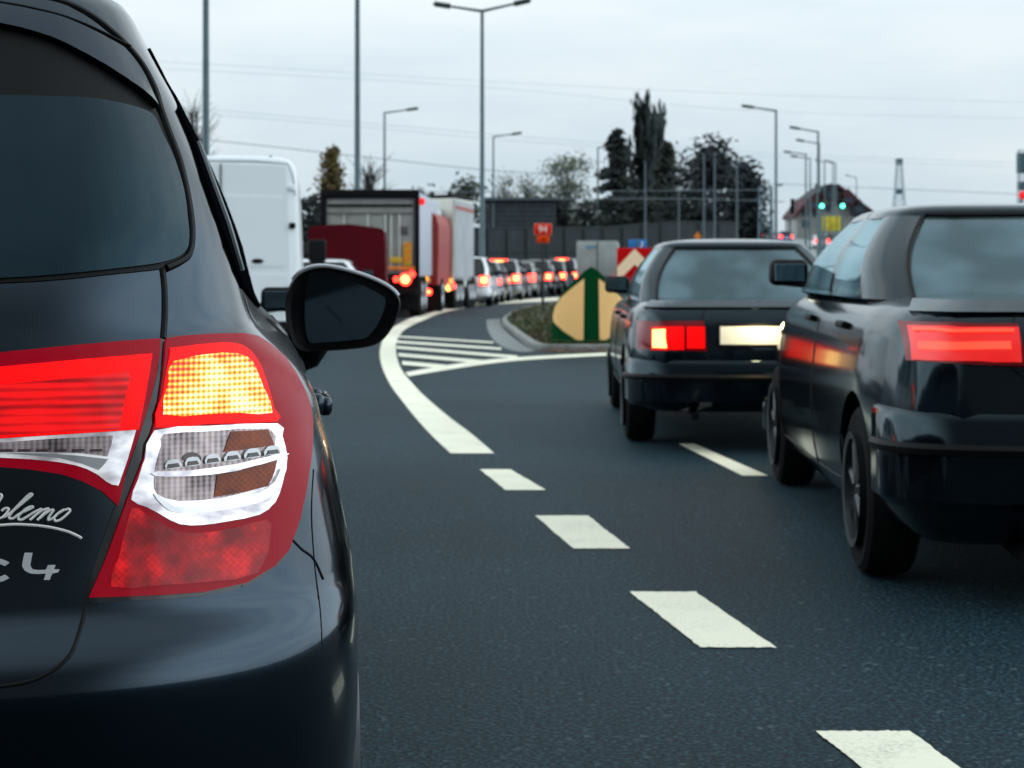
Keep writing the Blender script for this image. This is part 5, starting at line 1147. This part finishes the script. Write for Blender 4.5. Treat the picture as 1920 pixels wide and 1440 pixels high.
lattice(1686, 298, 420, 4.2, 1.1, 'slim lattice mast far off above the right car', z0=6.5, n=11, arms=((.97, 1.6, 1.5), (.62, 1.5, 1.3), (.22, 1.8, 1.6)))
lattice(1917, 281, 300, 1.6, 1.2, 'lattice mast cut off by the right edge of the picture', z0=5, n=14, arms=((.86, 1.8, 3.4), (.62, 1.6, 1.4)))
rsg = thing('red_beacon', 'red round beacon at the right edge above the car roof', 'beacon', (wx(1917, 60), 60, 0), 0)
lampdisc('lens', (0, -.06, wz(366, 60)), .14, mat('beacon_red', (.5, .01, .015), .4, emit=(.8, .01, .015), es=.8), rsg); b = bmesh.new(); tube(b, [(0, .1, -.1), (0, .1, wz(366, 60))], .05, 8); mk('pole', b, GALV, rsg)
lattice(1434, 350, 125, 1.1, .9, 'short dark lattice frame beside the pines', name='lattice_frame', n=7)
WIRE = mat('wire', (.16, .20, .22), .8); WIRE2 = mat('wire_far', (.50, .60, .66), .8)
def wire(pts, D0, D1, r, label, m=WIRE):
    n = len(pts); q = []
    for i, (px, py) in enumerate(curve(pts, 8)): 
        D = D0 + (D1 - D0) * (px + 200) / 2320; q.append(P(px, py, D))
    b = bmesh.new(); tube(b, q, r, 5); o = mk('power_line', b, m, None); tag(o, label, 'power line', 'power lines')
wire([(-200, 205), (386, 262), (700, 296), (905, 318), (1115, 331), (1300, 338), (1700, 355), (2100, 372)], 140, 300, .045, 'lowest and darkest power line, sagging past the tall posts')
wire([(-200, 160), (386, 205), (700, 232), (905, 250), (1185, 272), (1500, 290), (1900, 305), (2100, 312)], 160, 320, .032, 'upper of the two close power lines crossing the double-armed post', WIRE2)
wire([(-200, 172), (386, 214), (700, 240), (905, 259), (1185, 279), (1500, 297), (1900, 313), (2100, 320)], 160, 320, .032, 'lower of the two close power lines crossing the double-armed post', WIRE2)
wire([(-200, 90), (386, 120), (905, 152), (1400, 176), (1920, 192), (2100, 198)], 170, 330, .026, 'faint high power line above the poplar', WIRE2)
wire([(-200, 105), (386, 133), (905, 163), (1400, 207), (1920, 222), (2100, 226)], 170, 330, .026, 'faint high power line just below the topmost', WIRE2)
wire([(760, 361), (1000, 359), (1200, 358), (1440, 356)], 88, 88, .022, 'level cable along the top of the dark building')
wire([(900, 374), (1100, 373), (1300, 373), (1470, 378)], 86, 86, .022, 'level cable in front of the trees, lower of two')
# ------------------------------------------------------------------ trees
def leafmat(name, a, b_):
    m = bpy.data.materials.new(name); m.use_nodes = True; t = m.node_tree; bs_ = t.nodes['Principled BSDF']; c = N(t, 'ShaderNodeTexCoord'); n = N(t, 'ShaderNodeTexNoise', Scale=.9, Detail=4.0); t.links.new(c.outputs['Object'], n.inputs['Vector'])
    r = N(t, 'ShaderNodeValToRGB'); t.links.new(n.outputs[0], r.inputs[0]); r.color_ramp.elements[0].position = .35; r.color_ramp.elements[0].color = (*a, 1); r.color_ramp.elements[1].position = .65; r.color_ramp.elements[1].color = (*b_, 1)
    t.links.new(r.outputs[0], bs_.inputs['Base Color']); bs_.inputs['Roughness'].default_value = .9; return m
BARK = mat('bark', (.03, .028, .025), .9)
def leaf(bm, p, s, up=0.0):
    a = random.uniform(0, 6.283); e = random.uniform(-1, 1); d = Vector((math.cos(a), math.sin(a), e)).normalized() * s; v = d.orthogonal().normalized() * s * random.uniform(.35, .6)
    if up: d = Vector((random.uniform(-.2, .2), random.uniform(-.2, .2), 1)) * s * up; v = d.orthogonal().normalized() * s * .35
    bm.faces.new([bm.verts.new(p - d), bm.verts.new(p + v), bm.verts.new(p + d), bm.verts.new(p - v)])
def tree(name, label, px, D, topy, wpx, kind, lm, n=1800, s=.22, basez=0.0, group='trees behind the barrier'):
    t = thing(name, label, 'tree', (wx(px, D), D, basez), 0, group); Ht_ = wz(topy, D) - basez; hw_ = wpx / 2 / F * D; rnd = random.Random(int(px * 7 + D)); random.seed(int(px * 13))
    tr_ = bmesh.new(); cr = bmesh.new()
    if kind == 'conifer':
        tube(tr_, [(0, 0, -.2), (0, 0, Ht_ * .97)], [.22, .03], 8)
        k = 0
        while k < 90:
            f = (k / 90) ** .85; z = Ht_ * (.10 + .88 * f); L_ = hw_ * (1 - f) ** .85 * rnd.uniform(.65, 1.1) + .12; a = rnd.uniform(0, 6.283); e = Vector((math.cos(a) * L_, math.sin(a) * L_, z - L_ * .28)); s0 = Vector((0, 0, z))
            tube(tr_, [s0, e], [.04, .012], 4)
            for j in range(int(n / 90)):
                u = rnd.uniform(.12, 1.05); p = s0.lerp(e, u) + Vector((rnd.gauss(0, .10 + L_ * .10), rnd.gauss(0, .10 + L_ * .10), rnd.gauss(-.06, .11))); leaf(cr, p, s * rnd.uniform(.6, 1.2))
            k += 1
    elif kind == 'poplar':
        tube(tr_, [(0, 0, -.2), (0, 0, Ht_ * .9)], [.28, .04], 8)
        for k in range(84):
            z = Ht_ * rnd.uniform(.05, .62); a = rnd.uniform(0, 6.283); q = rnd.uniform(.0, 1.0); r1 = hw_ * q * rnd.uniform(.5, 1); zt2_ = min(Ht_ * (1 - .28 * q * rnd.random()), z + Ht_ * rnd.uniform(.3, .48)); e = Vector((math.cos(a) * r1, math.sin(a) * r1, zt2_)); m1 = Vector((math.cos(a) * r1 * .85, math.sin(a) * r1 * .85, z + (zt2_ - z) * .4))
            tube(tr_, [(0, 0, z), m1, e], [.06, .04, .012], 4)
            for j in range(int(n / 84)):
                u = rnd.random(); p = (Vector((0, 0, z)).lerp(m1, u * 2) if u < .5 else m1.lerp(e, u * 2 - 1)) + Vector((rnd.gauss(0, .12), rnd.gauss(0, .12), rnd.gauss(0, .3))); leaf(cr, p, s, 1.6)
    elif kind in ('round', 'bare', 'pine'):
        base = Ht_ * (.25 if kind != 'pine' else .08); tube(tr_, [(0, 0, -.2), (rnd.uniform(-.1, .1), 0, base), (rnd.uniform(-.2, .2), 0, Ht_ * .8)], [.24, .18, .03], 8)
        cl = []
        for k in range(38 if kind == 'pine' else 30):
            a = rnd.uniform(0, 6.283); zz_ = rnd.uniform(0, 1); rr2 = hw_ * math.sqrt(rnd.random()) * (math.sin(math.pi * (.12 + .80 * zz_)) ** .6 if kind != 'pine' else (1.05 - zz_ ** 2.2)); p = Vector((math.cos(a) * rr2, math.sin(a) * rr2, base + (Ht_ - base) * zz_)); cl.append(p)
            tube(tr_, [(0, 0, min(p.z * .8, Ht_ * .6)), p * .6 + Vector((0, 0, p.z * .36)), p], [.07, .04, .01], 4)
            if kind == 'bare':
                for j in range(7): tube(tr_, [p * .8 + Vector((0, 0, p.z * .15)), p + Vector((rnd.gauss(0, .5), rnd.gauss(0, .5), rnd.uniform(.1, .9)))], [.02, .006], 3)
        for p in cl:
            sp_ = (Ht_ - base) * (.075 if kind == 'pine' else .085)
            for j in range(int(n / len(cl))): leaf(cr, p + Vector((rnd.gauss(0, sp_), rnd.gauss(0, sp_), rnd.gauss(0, sp_ * .7))), s * rnd.uniform(.6, 1.2))
    mk('trunk', tr_, BARK, t); mk('crown', cr, lm, t, False)
DKG = leafmat('spruce_needles', (.006, .011, .012), (.018, .026, .022)); PINE = leafmat('pine_needles', (.004, .008, .012), (.012, .018, .022)); OLV = leafmat('willow_leaves', (.05, .068, .045), (.12, .135, .085)); POP = leafmat('poplar_leaves', (.014, .024, .026), (.04, .05, .045)); BRN = leafmat('larch_needles', (.06, .045, .012), (.12, .085, .02)); GRG = leafmat('dull_leaves', (.015, .024, .018), (.035, .045, .03))
tree('spruce_tree', 'dark pointed spruce left of the tall poplar', 1156, 138, 238, 175, 'conifer', DKG, 6500, .30)
tree('poplar_tree', 'tallest tree, a narrow poplar with upright branches', 1214, 150, 154, 84, 'poplar', POP, 10500, .26)
tree('conifer_tree', 'dense green conifer at the foot of the poplar, on its right', 1250, 142, 262, 120, 'conifer', GRG, 5000, .34)
tree('pine_tree', 'dark pine right of the poplar, left part of the dark clump', 1306, 136, 284, 80, 'pine', PINE, 1500, .28)
tree('pine_tree', 'dark dense pine in the middle of the dark clump', 1342, 130, 272, 92, 'pine', PINE, 3800, .33)
tree('pine_tree', 'dark low pine at the right end of the dark clump', 1394, 126, 318, 72, 'pine', PINE, 3000, .33)
tree('willow_tree', 'pale green round-topped tree left of the spruce', 1062, 132, 304, 112, 'round', OLV, 5200, .15)
tree('shrub_tree', 'small dull green tree between the box lorry and the double-armed post', 876, 110, 338, 52, 'round', GRG, 1300, .2)
tree('shrub_tree', 'small thin tree right of the double-armed post', 947, 126, 331, 38, 'bare', OLV, 500, .16)
tree('shrub_tree', 'small thin tree above the dark building roof', 988, 127, 336, 28, 'bare', OLV, 400, .16)
tree('larch_tree', 'brownish larch behind the lorry, beside the white van', 622, 70, 270, 112, 'conifer', BRN, 3600, .12)
tree('bare_tree', 'bare twiggy tree behind the grey-doored lorry, right of the tall post', 692, 74, 322, 70, 'bare', GRG, 120, .06)
tree('bush', 'dark bush in the gap between the white van and the lorry', 588, 58, 372, 60, 'round', DKG, 2200, .13)
tree('bare_tree', 'bare twiggy tree just left of the thick post above the van', 366, 70, 205, 60, 'bare', GRG, 150, .06)
for px, D, ty, w_, lab in ((790, 128, 366, 90, 'dark shrub behind the cream box lorry'), (1065, 126, 374, 120, 'dark shrub at the foot of the pale round tree'), (1180, 132, 366, 120, 'dark shrub at the foot of the spruce and poplar'), (1286, 130, 362, 110, 'dark shrub left below the dark clump of pines')):
    tree('shrub', lab, px, D, ty, w_, 'round', DKG, 1900, .26, group='shrubs behind the barrier')
